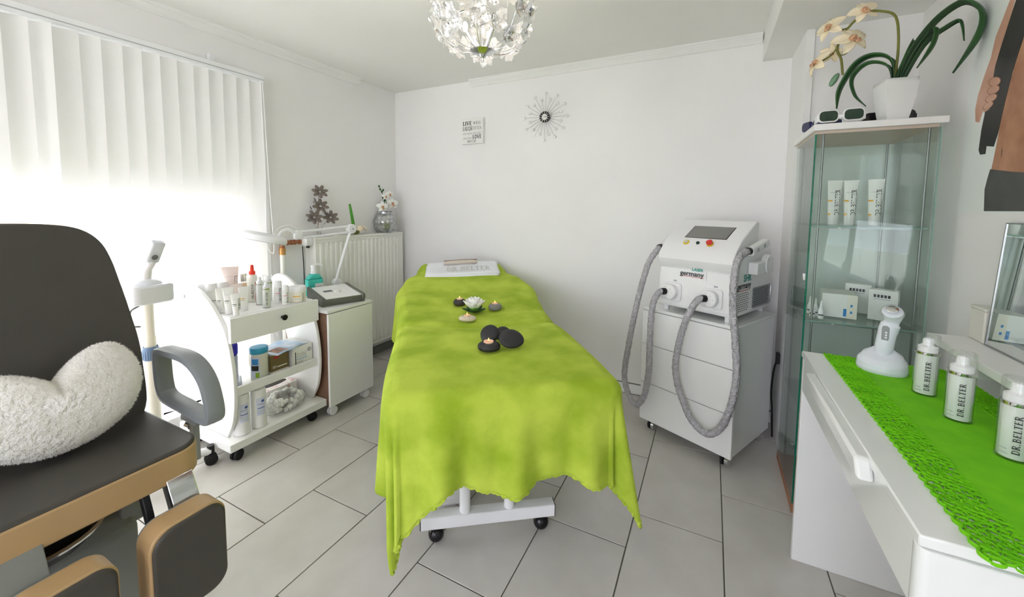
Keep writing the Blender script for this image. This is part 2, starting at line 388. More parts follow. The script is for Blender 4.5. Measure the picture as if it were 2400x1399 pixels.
# ================================================================== THE ROOM
XL, XR, YB, YF, ZC = -2.62, 0.80, 2.83, -1.70, 2.335
WY0, WY1, WZ0, WZ1 = -0.95, 1.60, 0.16, 2.085       # left window opening
floor = struct(box(XL - .3, XR + .2, YF - .2, YB + .2, -0.08, -0.003).build('floor', 'grout', smooth=False))
ROWS = {-3: .40, -2: .02, -1: .088, 0: .313, 1: .535, 2: .144, 3: .457, 4: .26, 5: .457, 6: .135, 7: .40, 8: .2}
TW, TL, TX0 = 0.3361, 0.6163, -1.923
g = 0.0022
tm = {}
def tile(x0, x1, y0, y1):
    key = (round(x1 - x0, 3), round(y1 - y0, 3))
    if key not in tm:
        a, b_ = (x1 - x0) / 2 - g, (y1 - y0) / 2 - g; o = box(-a, a, -b_, b_, -0.02, 0).build('floor_tile', 'tile', floor, bevel=0.0012, seg=1); tm[key] = o
    else: o = dup(tm[key], floor)
    o.location = ((x0 + x1) / 2, (y0 + y1) / 2, random.uniform(-.0004, 0))
for kx, off in ROWS.items():
    x0, x1 = max(TX0 + kx * TW, XL), min(TX0 + (kx + 1) * TW, XR)
    if x1 - x0 < .02: continue
    y = off - 5 * TL
    while y < YB:
        a, b_ = max(y, YF), min(y + TL, YB)
        if b_ - a > .02: tile(x0, x1, a, b_)
        y += TL
wl = MB().box(XL - .28, XL, YF - .2, WY0, 0, ZC).box(XL - .28, XL, WY1, YB + .2, 0, ZC).box(XL - .28, XL, WY0, WY1, WZ1, ZC).box(XL - .28, XL, WY0, WY1, 0, WZ0)
wall_left = struct(wl.build('wall_left', 'wall_paint', smooth=False))
struct(box(XL - .28, XR + .2, YB, YB + .2, 0, ZC).build('wall_back', 'wall_paint', smooth=False))
struct(MB().box(XR, XR + .2, YF - .2, YB + .2, 0, ZC).build('wall_right', 'wall_paint', smooth=False))
struct(box(0.378, XR, 2.44, YB, 0, 2.18).build('wall_pillar', 'wall_paint', smooth=False))
FW = [(-2.3, -1.2), (-0.9, 0.2)]
wf = MB().box(XL, FW[0][0], YF - .2, YF, 0, ZC).box(FW[0][1], FW[1][0], YF - .2, YF, 0, ZC).box(FW[1][1], XR, YF - .2, YF, 0, ZC)
for a, b_ in FW: wf.box(a, b_, YF - .2, YF, 0, .2).box(a, b_, YF - .2, YF, 2.2, ZC)
struct(wf.build('wall_front', 'wall_paint', smooth=False))
struct(box(XL - .28, XR + .2, YF - .2, YB + .2, ZC, ZC + .15).build('ceiling', 'ceiling_paint', smooth=False))
struct(box(0.232, XR, YF, YB, 2.18, ZC).build('ceiling_beam', 'ceiling_paint', smooth=False))
struct(box(0.378, 0.412, 2.428, 2.442, 0, 2.18).build('trim_1', 'moulding', bevel=.002))
# crown mouldings (stop short of the corner)
prof = [(0, 0), (.012, 0), (.016, .006), (.016, .012), (.026, .022), (.036, .03), (.036, .036), (.046, .042), (.05, .05), (0, .05)]
struct(prism([(XL + a, ZC - .05 + b_) for a, b_ in prof], YF, 2.40, 'y').build('trim_2', 'moulding', ang=20))
struct(prism([(YB - a, ZC - .05 + b_) for a, b_ in prof], -1.80, 0.225, 'x').build('trim_3', 'moulding', ang=20))
# skirting: back wall as separate tile strips with open joints
bb = struct(box(XL, .378, YB - .004, YB, 0, .075).build('baseboard_back', 'grout', smooth=False))
x = -2.6
while x < .36:
    x2 = min(x + .30, .377); box(x + .0015, x2 - .0015, YB - .014, YB - .003, .004, .07).build('skirting_tile', 'moulding', bb, bevel=.001); x = x2
bl = struct(box(XL, XL + .004, 1.62, YB, 0, .07).build('baseboard_left', 'grout', smooth=False))
for i in range(4): box(XL + .003, XL + .013, 1.625 + i * .3, 1.622 + (i + 1) * .3, .003, .068).build('skirting_tile', 'base_grey', bl, bevel=.001)
# left window
wn = struct(MB().box(XL - .2, XL - .14, WY0, WY1, WZ0, WZ0 + .06).box(XL - .2, XL - .14, WY0, WY1, WZ1 - .06, WZ1)
     .box(XL - .2, XL - .14, WY0, WY0 + .06, WZ0, WZ1).box(XL - .2, XL - .14, WY1 - .06, WY1, WZ0, WZ1).box(XL - .2, XL - .14, .30, .40, WZ0, WZ1).build('window_1', 'frame_white', bevel=.003))
for a, b_ in ((WY0 + .06, .30), (.40, WY1 - .06)): box(XL - .175, XL - .169, a, b_, WZ0 + .06, WZ1 - .06).build('pane', 'window_glass', wn)
box(XL - .14, XL + .03, WY0, WY1, WZ0 - .03, WZ0).build('window_sill', 'frame_white', wn, bevel=.003)
box(XL - .01, XL + .012, WY1, WY1 + .035, 0.0, WZ1 + .02).build('casing', 'frame_white', wn, bevel=.002)
for k in (0, 1):
    a, b_ = FW[k]
    o = struct(MB().box(a, b_, YF - .14, YF - .08, .2, .27).box(a, b_, YF - .14, YF - .08, 2.13, 2.2).box(a, a + .07, YF - .14, YF - .08, .2, 2.2)
               .box(b_ - .07, b_, YF - .14, YF - .08, .2, 2.2).box(a, b_, YF - .14, YF - .08, 1.28, 1.34).build('window_%d' % (k + 2), 'frame_white', bevel=.003))
    box(a + .07, b_ - .07, YF - .115, YF - .109, .27, 1.28).build('pane', 'window_glass', o)
    box(a + .07, b_ - .07, YF - .115, YF - .109, 1.34, 2.13).build('pane', 'window_glass', o)
struct(box(-30, 30, -30, 30, -.4, -.3).build('ground_outside', 'pavement', smooth=False))

def sky_block_hedge(a, b_):  # row added to block low sky; only green hints show between slats
    y = -9 + 22 * a; th = PI * b_
    r = .15 * sin(y * 3.1 + b_ * 9) + .1 * sin(y * 7.7 + b_ * 23)
    return (-6.6 + cos(th) * -(.9 + r) , y, -.35 + (sin(th) ** .5) * (3.1 + r))
o = MB().grid(sky_block_hedge, 160, 18).build('sky_block_hedge', 'sky_block_hedge', ang=180); tag(o, 'tall greenery added outside the left window to block low sky', 'sky_block_hedge')

# roller shutter outside the left window, half lowered
rs = thing('roller_shutter', 'half-lowered outdoor roller shutter behind the vertical blind', 'shutter', (XL - .25, 0, 1.600))
first = None
for i in range(13):
    if first is None: first = prism(rrect(-.006, .006, 0, .037, .005, 3), WY0, WY1, 'y').build('shutter_slat', 'shutter', rs)
    else: dup(first, rs, (0, 0, i * .0405))

# vertical blind
vb = thing('vertical_blind', 'white vertical slat blind covering the tall left window', 'blind', (XL + .045, 0, 2.10))
box(-.025, .018, WY0 - .05, 1.598, -.022, .018).build('head_rail', 'white_metal', vb, bevel=.002)
box(.0185, .0195, WY0 - .05, 1.598, -.012, -.008).build('rail_slot', 'print_pale', vb)
for y in (.22, 1.32):
    box(-.04, -.01, y - .012, y + .012, .018, .065).build('rail_bracket', 'white_metal', vb, bevel=.001)
def slat(t, v):
    return ((v - .5) * .089, .004 * (1 - (2 * v - 1) ** 2), -.03 - 1.88 * t)
s0 = None; y = 1.535; i = 0
while y > WY0:
    a = R(90 - 24 + random.uniform(-3, 3))
    if i == 12: a = R(90 - 50)
    if s0 is None: s0 = MB().grid(slat, 6, 4).build('slat', 'blind_fabric', vb); o = s0
    else: o = dup(s0, vb)
    o.location = (random.uniform(-.002, .002), y, 0); o.rotation_euler = (R(random.uniform(-.25, .25)), R(random.uniform(-.2, .2)), a)
    y -= .0732; i += 1
tube(spline([(.02, 1.572, -.02), (.022, 1.58, -.6), (.024, 1.575, -1.02), (.03, 1.60, -1.10), (.035, 1.612, -1.06), (.03, 1.60, -.7), (.02, 1.585, -.02)], 8), .0035, 6).build('pull_chain', 'white_plastic', vb)

# ================================================================== TREATMENT COUCH
BED = thing('massage_couch', 'white tubular massage couch hidden under the lime green blanket', 'couch', (-.7455, 1.303, 0), R(35.65))
for s in (0.0, 1.28):
    o = prism(rrect(-.025, .025, .062, .112, .006, 3), -.262, .265, 'x').build('foot_bar', 'white_metal', BED, loc=(0, s, 0))
    for u in (-.266, .265): box(u, u + .004, -.024, .024, .063, .111).build('end_cap', 'black_plastic', o, bevel=.002)
    for u in (-.205, .215): ell((u, s, .031), .031, 16, 10).build('caster', 'black_gloss', BED)
    for u in (-.093, .083): cyl((u, s, .105), (u, s, .60), .021, n=16).build('leg', 'white_metal', BED)
box(-.33, .27, -.2, 1.5, .58, .62).build('top_frame', 'white_metal', BED, bevel=.01)
prism(rrect(-.345, .315, -.20, 1.0, .06), .62, .675, 'z').build('mattress', 'white_plastic', BED, bevel=.02)
prof = [(1.0, .62), (1.58, .76), (1.58, .82), (1.0, .68)]
prism(prof, -.26, .16, 'x').build('backrest', 'white_plastic', BED, bevel=.02)
for u in (-.39, .24): prism(rrect(.90, 1.20, u, u + .09, .04), .68, .735, 'z').build('arm_rest', 'white_plastic', BED, rot=(0, 0, 0)).matrix_basis = Matrix(((0, 1, 0, 0), (1, 0, 0, 0), (0, 0, 1, 0), (0, 0, 0, 1)))
# foot control lying under the couch
fc = tag(MB().box(-.07, .07, -.05, .05, .0, .05).build('foot_control', 'white_plastic', None, (-.985, 1.40, 0), (0, 0, R(35)), bevel=.015), 'white plastic foot control under the massage couch', 'foot control')

ZT = [(-.3, .695), (0, .705), (.35, .705), (.52, .697), (.7, .705), (1.0, .745), (1.35, .80), (1.75, .875)]
WT = [(-.3, .370), (0, .378), (.5, .375), (.9, .39), (1.12, .42), (1.3, .38), (1.5, .30), (1.75, .26)]
B0 = -.215; RB = .05
def bl_hem(u):     # overhang at the foot end across the width
    return .345 + .022 * cos((u + .025) * 2 * PI / .40) * math.exp(-(u / .35) ** 2) - .02 + .17 * (lambda q: q * q * (3 - 2 * q))(max(0, min(1, (-u - .17) / .24))) + .03 * (lambda q: q * q * (3 - 2 * q))(max(0, min(1, (u - .2) / .2)))
def blanket(p, q):
    """p across 0..1, q along 0..1 (foot edge to head edge)"""
    A = .715
    a = (p * 2 - 1) * A
    L0 = bl_hem(a)
    s = B0 - L0 + (1.62 - B0 + L0) * q
    side = 1 if a >= 0 else -1
    wv = interp(WT, max(s, B0)) - RB * .3
    aa = abs(a); da = max(aa - wv, 0.0); core_u = side * min(aa, wv)
    db = max(B0 + RB * .5 - s, 0.0); core_s = max(s, B0 + RB * .5)
    z = interp(ZT, core_s)
    o = math.hypot(da, db); cu = .030 - .055 * core_s
    # surface relief on the top
    z += .004 * sin(core_s * 9 + core_u * 5) * sin(core_u * 7 + 1.3) - .015 * math.exp(-((core_s - .50 - .35 * core_u * core_u + .06 * core_u) / .020) ** 2)
    z -= .014 * math.exp(-((core_u) / .22) ** 2) * math.exp(-((core_s - .72) / .28) ** 2)
    if o < 1e-6: return (cu + core_u, core_s, z)
    th = math.atan2(db, da)                       # 0 side .. 90 foot
    corner = sin(2 * th) ** 2 if (da > 0 and db > 0) else 0.0
    fl = R(3) + corner * (R(6) if side > 0 else R(-5))
    if da > 0 and db <= 0: fl = R(1 if side < 0 else 5)
    if o < RB * PI / 2: h = RB * sin(o / RB); d = RB * (1 - cos(o / RB))
    else: h = RB + (o - RB * PI / 2) * sin(fl); d = RB + (o - RB * PI / 2) * cos(fl)
    drop = max(d - RB, 0.0)
    k = min(drop / .35, 1.3)
    if db > 0 and da <= 0:
        h += .030 * k * sin(core_u * 24 + .9) + .014 * k * sin(core_u * 51)
    elif da > 0 and db <= 0:
        h += .024 * k * sin(core_s * 17 + (0 if side > 0 else 2.0)) + .012 * k * sin(core_s * 37)
    else:
        h += .030 * k * sin(th * 8 + .9) * (1 if side > 0 else .8) - .012 * k
    h = max(h, .012)
    return (cu + core_u + side * cos(th) * h, core_s - sin(th) * h, max(z - d, .02))
NU, NV = 150, 190
bk = MB().grid(blanket, NU, NV)
BL = bk.build('blanket', 'blanket', None, (-.7455, 1.303, 0.004), (0, 0, R(35.65)), solid=.007, soff=1, ang=180)
tag(BL, 'lime green fleece blanket draped over the massage couch', 'blanket')
hem = [blanket(i / 300, 0) for i in range(301)]
hem = [(a + .004 * sin(i * 1.1), b_, c + .003 * sin(i * 1.7)) for i, (a, b_, c) in enumerate(hem)]
tube(hem, .0075, 6).build('whipped_edge', 'blanket', BL)
for p in (0, 1):
    tube([blanket(p, i / 120) for i in range(121)], .0065, 6).build('whipped_edge', 'blanket', BL)
def rest(u, s, dz=.011):
    a = u - .030 + .055 * s; A = .715; L0 = bl_hem(a); q = (s - B0 + L0) / (1.62 - B0 + L0)
    x_, y_, z_ = blanket((a / A + 1) / 2, q)
    return (-.7455 + .8126 * x_ - .5828 * y_, 1.303 + .5828 * x_ + .8126 * y_, z_ + dz)

# ---- things lying on the blanket
TWL = thing('folded_towel', 'folded white logo towel at the head of the green couch', 'towel', (0, 0, 0))
def towel_pt(u, s, dz): return rest(u, s, dz)
def tw(layer, du, ds):
    def fn(a, b_):
        u = -.32 + du + a * .53; s = 1.34 + ds + b_ * .24 + .03 * a
        e = min(a, 1 - a, b_, 1 - b_); return towel_pt(u, s, .016 + layer * .012 + .004 * sin(a * 9) * sin(b_ * 7) - (.008 if e < .02 else 0))
    return MB().grid(fn, 24, 16).build('towel_layer', 'towel', TWL, solid=.011, ang=180)
tw(0, 0, 0); tw(1, .008, .012)
lw = serif_width('DR.BELTER', .05, 1.15)
b, _ = serif('DR.BELTER', .05, lambda x_, y_: towel_pt(-.17 + x_, 1.40 + y_ * 1.5 + .03 * (x_ + .1) / .5, .039), 1.0, 1.3)
b.build('lettering', 'towel_print', TWL, smooth=False)
b, _ = serif('DR.BELTER', .012, lambda x_, y_: towel_pt(-.13 + x_, 1.375 + y_ * 1.5 + .03 * (x_ + .1) / .5, .039), 1.3, .9, 1.2)
b.build('lettering', 'towel_print', TWL, smooth=False)
HB = thing('rolled_headband', 'small beige rolled headband resting on the white towel', 'headband', (0, 0, 0))
pts = [towel_pt(-.19 + .25 * t, 1.53 + .02 * t, .05) for t in [i / 8 for i in range(9)]]
tube(pts, [.012, .016] + [.017] * 5 + [.016, .012], 12, sy=1.5).build('roll', 'band_beige', HB)
tube([(a, b_, c + .017) for a, b_, c in pts], .004, 6).build('hem_edge', 'band_edge', HB)

def pebble(name, label, m, u, s, r, rz=0, tilt=(0, 0), dz=0.0, candle=True, group='stone candles on the blanket'):
    x_, y_, z_ = rest(u, s)
    t = thing(name, label, 'candle' if candle else 'stone', (x_, y_, z_ + dz), rz, group)
    t.rotation_euler = (tilt[0], tilt[1], rz)
    n, mm = 28, 14; rx, ry, rz_ = r; vs = []
    def fn(a, b_):
        ph = 2 * PI * a; th = PI * b_
        k = abs(sin(th)) ** .75; x1 = rx * k * cos(ph) * (1 + .06 * cos(ph + .6)); y1 = ry * k * sin(ph) * (1 + .05 * sin(2 * ph))
        z1 = rz_ * (1 - cos(th))
        if candle:
            rr = math.hypot(x1 / rx, y1 / ry)
            if th > PI / 2 and rr < .5: z1 = rz_ * 2 * .86
        return (x1, y1, z1)
    MB().grid(fn, n, 24, wrap=True).build('stone', m, t, ang=60)
    if candle:
        zt = rz_ * 2 * .86; rc = min(rx, ry) * .48
        lathe([(rc, 0), (rc, .006), (rc * .92, .005), (rc * .9, .0035), (1e-5, .003)], 20, (0, 0, zt + .001)).build('tealight', 'wax', t)
        cyl((0, 0, zt), (0, 0, zt + .010), .0008, n=6).build('wick', 'black_plastic', t)
        lathe([(1e-5, 0), (.0024, .003), (.0028, .005), (.0018, .009), (1e-5, .014)], 10, (0, 0, zt + .007)).build('flame', 'flame', t)
    return t
pebble('stone_candle', 'cream oval stone candle in front of the white lotus', 'stone_cream', -.058, .60, (.047, .034, .0165), R(20))
pebble('stone_candle', 'dark brown stone candle left behind the white lotus', 'stone_dark', -.092, .835, (.037, .036, .022))
pebble('stone_candle', 'grey stone candle right of the white lotus', 'stone_grey', .108, .752, (.039, .035, .022), R(30))
pebble('stone_candle', 'black stone candle in front of the plain black stones', 'stone_black', .006, .09, (.047, .043, .020), R(15))
sg = 'massage stones on the blanket'
pebble('massage_stone', 'large flat black stone leaning right of the black candle', 'stone_black', .098, .115, (.055, .044, .014), R(40), (R(42), R(8)), .030, False, sg)
pebble('massage_stone', 'upright oval black stone behind the black candle', 'stone_black', .022, .19, (.042, .040, .012), R(20), (R(58), R(-6)), .034, False, sg)
pebble('massage_stone', 'black stone half hidden between two larger black stones', 'stone_black', .078, .20, (.036, .036, .013), R(35), (R(40), 0), .026, False, sg)
LO = thing('lotus_flower', 'white artificial lotus flower with green base among the candles', 'flower', rest(-.012, .735), R(10)); LO.scale = (1.4, 1.4, 1.4)
def petal(l, wd, cup, th=.0016):
    def fn(a, b_):
        t = a; v = 2 * b_ - 1; ww = wd * (sin(PI * (.12 + .88 * t) ** .8) ** .7 if t < 1 else 0)
        ww = wd * max(0.02, sin(PI * min(.98, .16 + .82 * t))) ** .8
        return (l * t, v * ww / 2, cup * t * t * l + .25 * ww * v * v)
    return MB().grid(fn, 8, 6)
pw = {}
for ring, (n, l, wd, up, z0, mm, nm) in enumerate([(5, .052, .034, 8, .002, 'leaf_dark', 'pad_leaf'), (7, .034, .034, 26, .006, 'leaf_light', 'outer_petal'), (8, .060, .040, 30, .009, 'petal_white', 'petal'), (8, .056, .038, 52, .011, 'petal_white', 'petal'), (6, .044, .032, 72, .012, 'petal_white', 'petal')]):
    f0 = None
    for i in range(n):
        rot = (0, -R(up), 2 * PI * (i + .5 * (ring % 2)) / n + ring * .2)
        if f0 is None: f0 = petal(l, wd, .25).build(nm, mm, LO, (0, 0, z0), rot, solid=.0014)
        else: dup(f0, LO, (0, 0, z0), rot)

# ================================================================== PRODUCT BUILDERS
def cylfn(r, ph0, z0, eps=.0006):
    return lambda x_, y_: ((r + eps) * cos(ph0 - y_ / r), (r + eps) * sin(ph0 - y_ / r), z0 + x_)
def cylpatch(r, ph0, ph1, z0, z1, n=8, eps=.0005):
    return MB().grid(lambda a, b_: ((r + eps) * cos(ph0 + (ph1 - ph0) * a), (r + eps) * sin(ph0 + (ph1 - ph0) * a), z0 + (z1 - z0) * b_), n, 1)
F0 = -PI / 2     # local "front" of every product looks along -Y
def cos_tube(label, loc, rz, h, w, r, body='tube_white', cap='white_plastic', stripe=None, txt=None, group='cosmetic products on the trolley', ths=None, tx=.3, capc=.16):
    t = thing('cosmetic_tube', label, 'tube', loc, rz, group)
    hc = h * capc
    lathe([(r * .93, 0), (r * .95, hc * .1), (r * .97, hc), (r * .9, hc + .001)], 20).build('cap', cap, t)
    def ab(z):
        k = max(0, (z - hc) / (h - hc)); return r + (w / 2 - r) * k, max(r * (1 - k ** 1.3), .0014)
    def fn(a, b_):
        z = hc + (h - hc) * b_; A_, B_ = ab(z); ph = 2 * PI * a; return (A_ * cos(ph), B_ * sin(ph), z)
    bd = MB().grid(fn, 24, 12, wrap=True); bd.f.append(tuple(i * 13 + 12 for i in range(24))); bd.build('body', body, t, ang=50)
    def front(x_, z):
        A_, B_ = ab(z); q = max(-.98, min(.98, x_ / A_)); return (x_, -B_ * math.sqrt(1 - q * q) - .0006, z)
    box(-w / 2, w / 2, -.0016, .0016, h * .965, h).build('crimp', body, t)
    if stripe:
        z = hc + (h - hc) * .38
        MB().grid(lambda a, b_: front(-w * .36 + w * .42 * a, z + h * .028 * b_), 6, 1).build('stripe', stripe, t)
        MB().grid(lambda a, b_: front(-w * .34 + w * .34 * a, z - h * .06 + h * .018 * b_), 6, 1).build('small_print', 'print_pale', t)
    if txt:
        hh = (ths or w * .2); ln = serif_width(txt, hh); sq = min(1.0, (h - hc) * .8 / ln)
        b, _ = serif(txt, hh, lambda x_, y_: front(w * tx - y_, hc + (h - hc) * .1 + x_), sq, 1.35); b.build('lettering', 'print_black', t, smooth=False)
        MB().grid(lambda a, b_: front(-w * .3 + w * .45 * a, h * .72 + h * .008 * b_), 6, 1).build('small_print', 'print_pale', t)
    return t
def bottle(name, label, loc, rz, prof, m, cap=None, capm='white_plastic', cat='bottle', extra=(), txt=None, th=.01, tph=None, tz=.1, tl=None, stripes=(), group='cosmetic products on the trolley'):
    t = thing(name, label, cat, loc, rz, group)
    lathe(prof, 24).build('body', m, t, ang=40)
    if cap: lathe(cap, 24).build('cap', capm, t, ang=40)
    for nm, pr, mm in extra: lathe(pr, 24).build(nm, mm, t, ang=40)
    r = max(p_[0] for p_ in prof)
    for z0, z1, p0, p1, mm in stripes: cylpatch(r, F0 + p0, F0 + p1, z0, z1).build('stripe', mm, t)
    if txt:
        sq = (tl / serif_width(txt, th)) if tl else 1.0
        b, _ = serif(txt, th, cylfn(r, F0 + (tph if tph is not None else .5), tz), sq, 1.1); b.build('lettering', 'print_black', t, smooth=False)
    return t

# ================================================================== SERVICE TROLLEY
TR = thing('service_trolley', 'white wooden service trolley with curved sides and one drawer', 'trolley', (-2.30, 1.335, 0))
tx, ty = -2.30, 1.335
box(-2.55 - tx, -2.07 - tx, 1.06 - ty, 1.61 - ty, .08, .12).build('bottom_shelf', 'white_lacquer', TR, bevel=.002)
side = spline([(-2.53, .80), (-2.52, .84), (-2.48, .867), (-2.42, .873), (-2.34, .845), (-2.245, .785), (-2.15, .68), (-2.10, .54), (-2.083, .37), (-2.105, .22), (-2.16, .122)], 4) + [Vector(q) for q in [(-2.50, .122)]] + spline([(-2.50, .122), (-2.43, .2), (-2.385, .3), (-2.375, .45), (-2.43, .6)], 4)[1:] + [Vector(q) for q in [(-2.46, .635), (-2.50, .64), (-2.525, .70)]]
poly = [(q[0] - tx, q[1]) for q in side]
for y0 in (1.095, 1.575):
    o = prism(poly, y0 - ty, y0 + .018 - ty, 'y').build('side_panel', 'white_lacquer', TR, bevel=.0025, ang=30)
    if y0 < 1.2:
        box(-2.50 - tx, -2.465 - tx, y0 - .001 - ty, y0 - ty, .80, .825).build('maker_plate', 'print_pale', o)
        box(-2.515 - tx, -2.503 - tx, y0 - .001 - ty, y0 - ty, .805, .822).build('maker_plate', 'print_grey', o)
box(-2.50 - tx, -2.125 - tx, 1.113 - ty, 1.575 - ty, .618, .745).build('drawer_case', 'white_lacquer', TR, bevel=.002)
dr = box(-2.124 - tx, -2.10 - tx, 1.10 - ty, 1.592 - ty, .615, .742).build('drawer_front', 'white_lacquer', TR, bevel=.002)
cyl((-2.10 - tx, 1.365 - ty, .69), (-2.083 - tx, 1.365 - ty, .69), .009, n=14).build('knob', 'black_gloss', dr)
lathe([(.009, 0), (.015, .004), (.016, .01), (.012, .013), (1e-5, .013)], 18).build('knob', 'black_gloss', dr, (-2.085 - tx, 1.365 - ty, .69), (0, R(90), 0))
box(-2.42 - tx, -2.118 - tx, 1.113 - ty, 1.575 - ty, .332, .350).build('middle_shelf', 'white_lacquer', TR, bevel=.002)
box(-2.118 - tx, -2.10 - tx, 1.10 - ty, 1.592 - ty, .34, .385).build('shelf_lip', 'white_lacquer', TR, bevel=.002)
for cx, cy, a in ((-2.13, 1.12, 20), (-2.13, 1.55, -25), (-2.49, 1.12, 10), (-2.49, 1.55, 40)):
    o = cyl((cx - tx, cy - ty, .05), (cx - tx, cy - ty, .08), .014, n=14).build('caster', 'black_plastic', TR)
    for sgn in (-1, 1):
        d = Vector((cos(R(a)), sin(R(a)), 0)) * .012 * sgn; c0 = Vector((cx - tx, cy - ty, .028))
        cyl(c0 + d * .3, c0 + d * 1.5, .028, n=18).build('wheel', 'black_rubber', o, bevel=.003)

ZT1 = .7462
fc_ = lambda x_, y_: math.atan2(-y_, -x_) + PI / 2     # turn local -Y towards the camera
def at(x_, y_, z_=ZT1): return (x_, y_, z_)
lath = [(.024, 0), (.025, .004), (.025, .085), (.022, .092)]
bottle('cosmetic_bottle', 'plain white lidded jar at the window end of the trolley top', at(-2.455, 1.15), fc_(-2.46, 1.15), [(.026, 0), (.027, .004), (.027, .085), (.024, .09)], 'white_plastic', [(.027, .09), (.027, .13), (.025, .134), (1e-5, .134)])
bottle('cosmetic_bottle', 'tall white bottle with a wide cap and green line', at(-2.39, 1.166), fc_(-2.39, 1.166), [(.024, 0), (.025, .004), (.025, .095), (.022, .10)], 'tube_white', [(.026, .10), (.026, .134), (.024, .138), (1e-5, .138)], stripes=((.045, .048, -.6, .8, 'print_green'), (.036, .038, -.6, .6, 'print_pale')))
bottle('cosmetic_bottle', 'white bottle with broad round cap behind the small tubes', at(-2.425, 1.237), fc_(-2.42, 1.237), [(.025, 0), (.026, .004), (.026, .09), (.024, .096)], 'tube_white', [(.029, .096), (.030, .122), (.027, .132), (1e-5, .132)])
cos_tube('tallest pinkish tube standing behind the caps on the trolley', at(-2.462, 1.30), fc_(-2.46, 1.27), .205, .085, .028, 'tube_pink', stripe='print_pale', txt='DR.BELTER', tx=.42, ths=.016)
t = thing('perfume_bottle', 'small bottle of peach liquid with silver cap', 'bottle', at(-2.445, 1.362), fc_(-2.42, 1.31), 'cosmetic products on the trolley')
prism(rrect(-.023, .023, -.014, .014, .006, 4), .002, .105).build('liquid', 'peach', t); prism(rrect(-.026, .026, -.017, .017, .008, 4), 0, .11).build('glass', 'clear_plastic', t)
lathe([(.017, .112), (.018, .114), (.018, .156), (.016, .158), (1e-5, .158)], 20).build('cap', 'silver_ring', t)
cos_tube('small white tube with green line beside the trolley side panel', at(-2.262, 1.141), fc_(-2.25, 1.14), .129, .038, .014, stripe='print_green')
cos_tube('mid-sized white tube with green line, second in the front row', at(-2.205, 1.152), fc_(-2.19, 1.15), .137, .05, .017, stripe='print_green', txt='DR.BELTER', tx=.46, ths=.008)
cos_tube('shortest white tube with green line at the front corner', at(-2.142, 1.152), fc_(-2.13, 1.15), .112, .043, .014, 'tube_white', stripe='print_green', txt='DR.BELTER', tx=.44, ths=.009)
cos_tube('peach tinted tube behind the orange-line tube', at(-2.335, 1.262), fc_(-2.32, 1.26), .126, .06, .019, 'tube_pink', stripe='print_orange')
cos_tube('pale grey tube with orange line in the front row', at(-2.212, 1.232), fc_(-2.21, 1.23), .126, .052, .017, 'tube_white', stripe='print_orange')
t = bottle('spray_bottle', 'clear spray bottle with red nozzle on the trolley', at(-2.375, 1.372), fc_(-2.37, 1.36), [(.026, 0), (.028, .004), (.028, .13), (.022, .15), (.014, .158)], 'milky_plastic',
    [(.016, .158), (.016, .176), (.010, .178), (.009, .2), (.007, .213), (1e-5, .213)], 'red_cap', txt='DR.BELTER', th=.011, tph=.15, tz=.02, tl=.085)
cylpatch(.028, F0 + .42, F0 + 1.05, .01, .045).build('label', 'print_red', t); cylpatch(.028, F0 + .42, F0 + 1.05, .05, .085).build('label', 'print_paleblue', t); cylpatch(.028, F0 + .42, F0 + 1.05, .09, .115).build('label', 'print_red', t)
def pump_bottle(label, loc, rz, h, r, group='cosmetic products on the trolley', txt=True, body='tube_white', lime=False, big=False):
    t = thing('pump_bottle', label, 'bottle', loc, rz, group); hb = h * .68
    lathe([(r * .86, .004), (r * .88, .006), (r * .88, hb), (r * .6, hb)], 24).build('body', body, t)
    lathe([(r, 0), (r, .003), (r, hb), (r * .96, hb), (r * .96, .004), (1e-5, .004)], 24).build('shell', 'clear_plastic', t)
    lathe([(r * 1.005, hb), (r * 1.01, hb + .001), (r * 1.01, hb + h * .04), (r * .9, hb + h * .04)], 24).build('ring', 'silver_ring', t, ang=30)
    lathe([(r * .8, hb + h * .04), (r * .8, hb + h * .12), (r * .45, hb + h * .15), (r * .42, hb + h * .24), (r * .3, hb + h * .26), (1e-5, hb + h * .26)], 20).build('pump', 'white_plastic', t)
    lathe([(r * .95, hb + h * .042), (r * .95, h - .002), (r * .9, h), (1e-5, h)], 24).build('clear_cap', 'clear_plastic', t)
    if lime: cylpatch(r, F0 - .2, F0 + .7, hb + h * .005, hb + h * .035, eps=.001).build('label', 'print_lime', t)
    if txt:
        th = r * (.40 if big else .42); ln = hb * .72
        b, _ = serif('DR.BELTER', th, cylfn(r * (1.0 if big else .88), F0 + .35, hb * .14, .0008), ln / serif_width('DR.BELTER', th), 1.15); b.build('lettering', 'print_black', t, smooth=False)
        cylpatch(r * 1.0, F0 - .75, F0 - .25, hb * .12, hb * .135, 6, .0008).build('small_print', 'print_pale', t); cylpatch(r * 1.0, F0 - .75, F0 - .3, hb * .2, hb * .215, 6, .0008).build('small_print', 'print_pale', t)
    return t
pump_bottle('slim clear-capped pump bottle beside the red-nozzle spray', at(-2.262, 1.345), fc_(-2.25, 1.34), .165, .021, txt=False)
pump_bottle('clear-capped bottle with lime band standing at the back', at(-2.325, 1.43), fc_(-2.32, 1.42), .150, .025, lime=True)
pump_bottle('front clear-capped pump bottle with lime band', at(-2.166, 1.322), fc_(-2.16, 1.32), .147, .021, lime=True)
bottle('cosmetic_bottle', 'white flask bottle with pink line and dark lettering', at(-2.222, 1.425), fc_(-2.22, 1.42), [(.023, 0), (.025, .004), (.0255, .05), (.022, .092), (.020, .094)], 'tube_white', [(.020, .094), (.019, .118), (.016, .124), (1e-5, .124)], txt='DR.BELTER', th=.011, tph=.6, tz=.012, tl=.075, stripes=((.055, .058, -.6, .3, 'print_pink'), (.045, .047, -.4, .3, 'print_pale')))
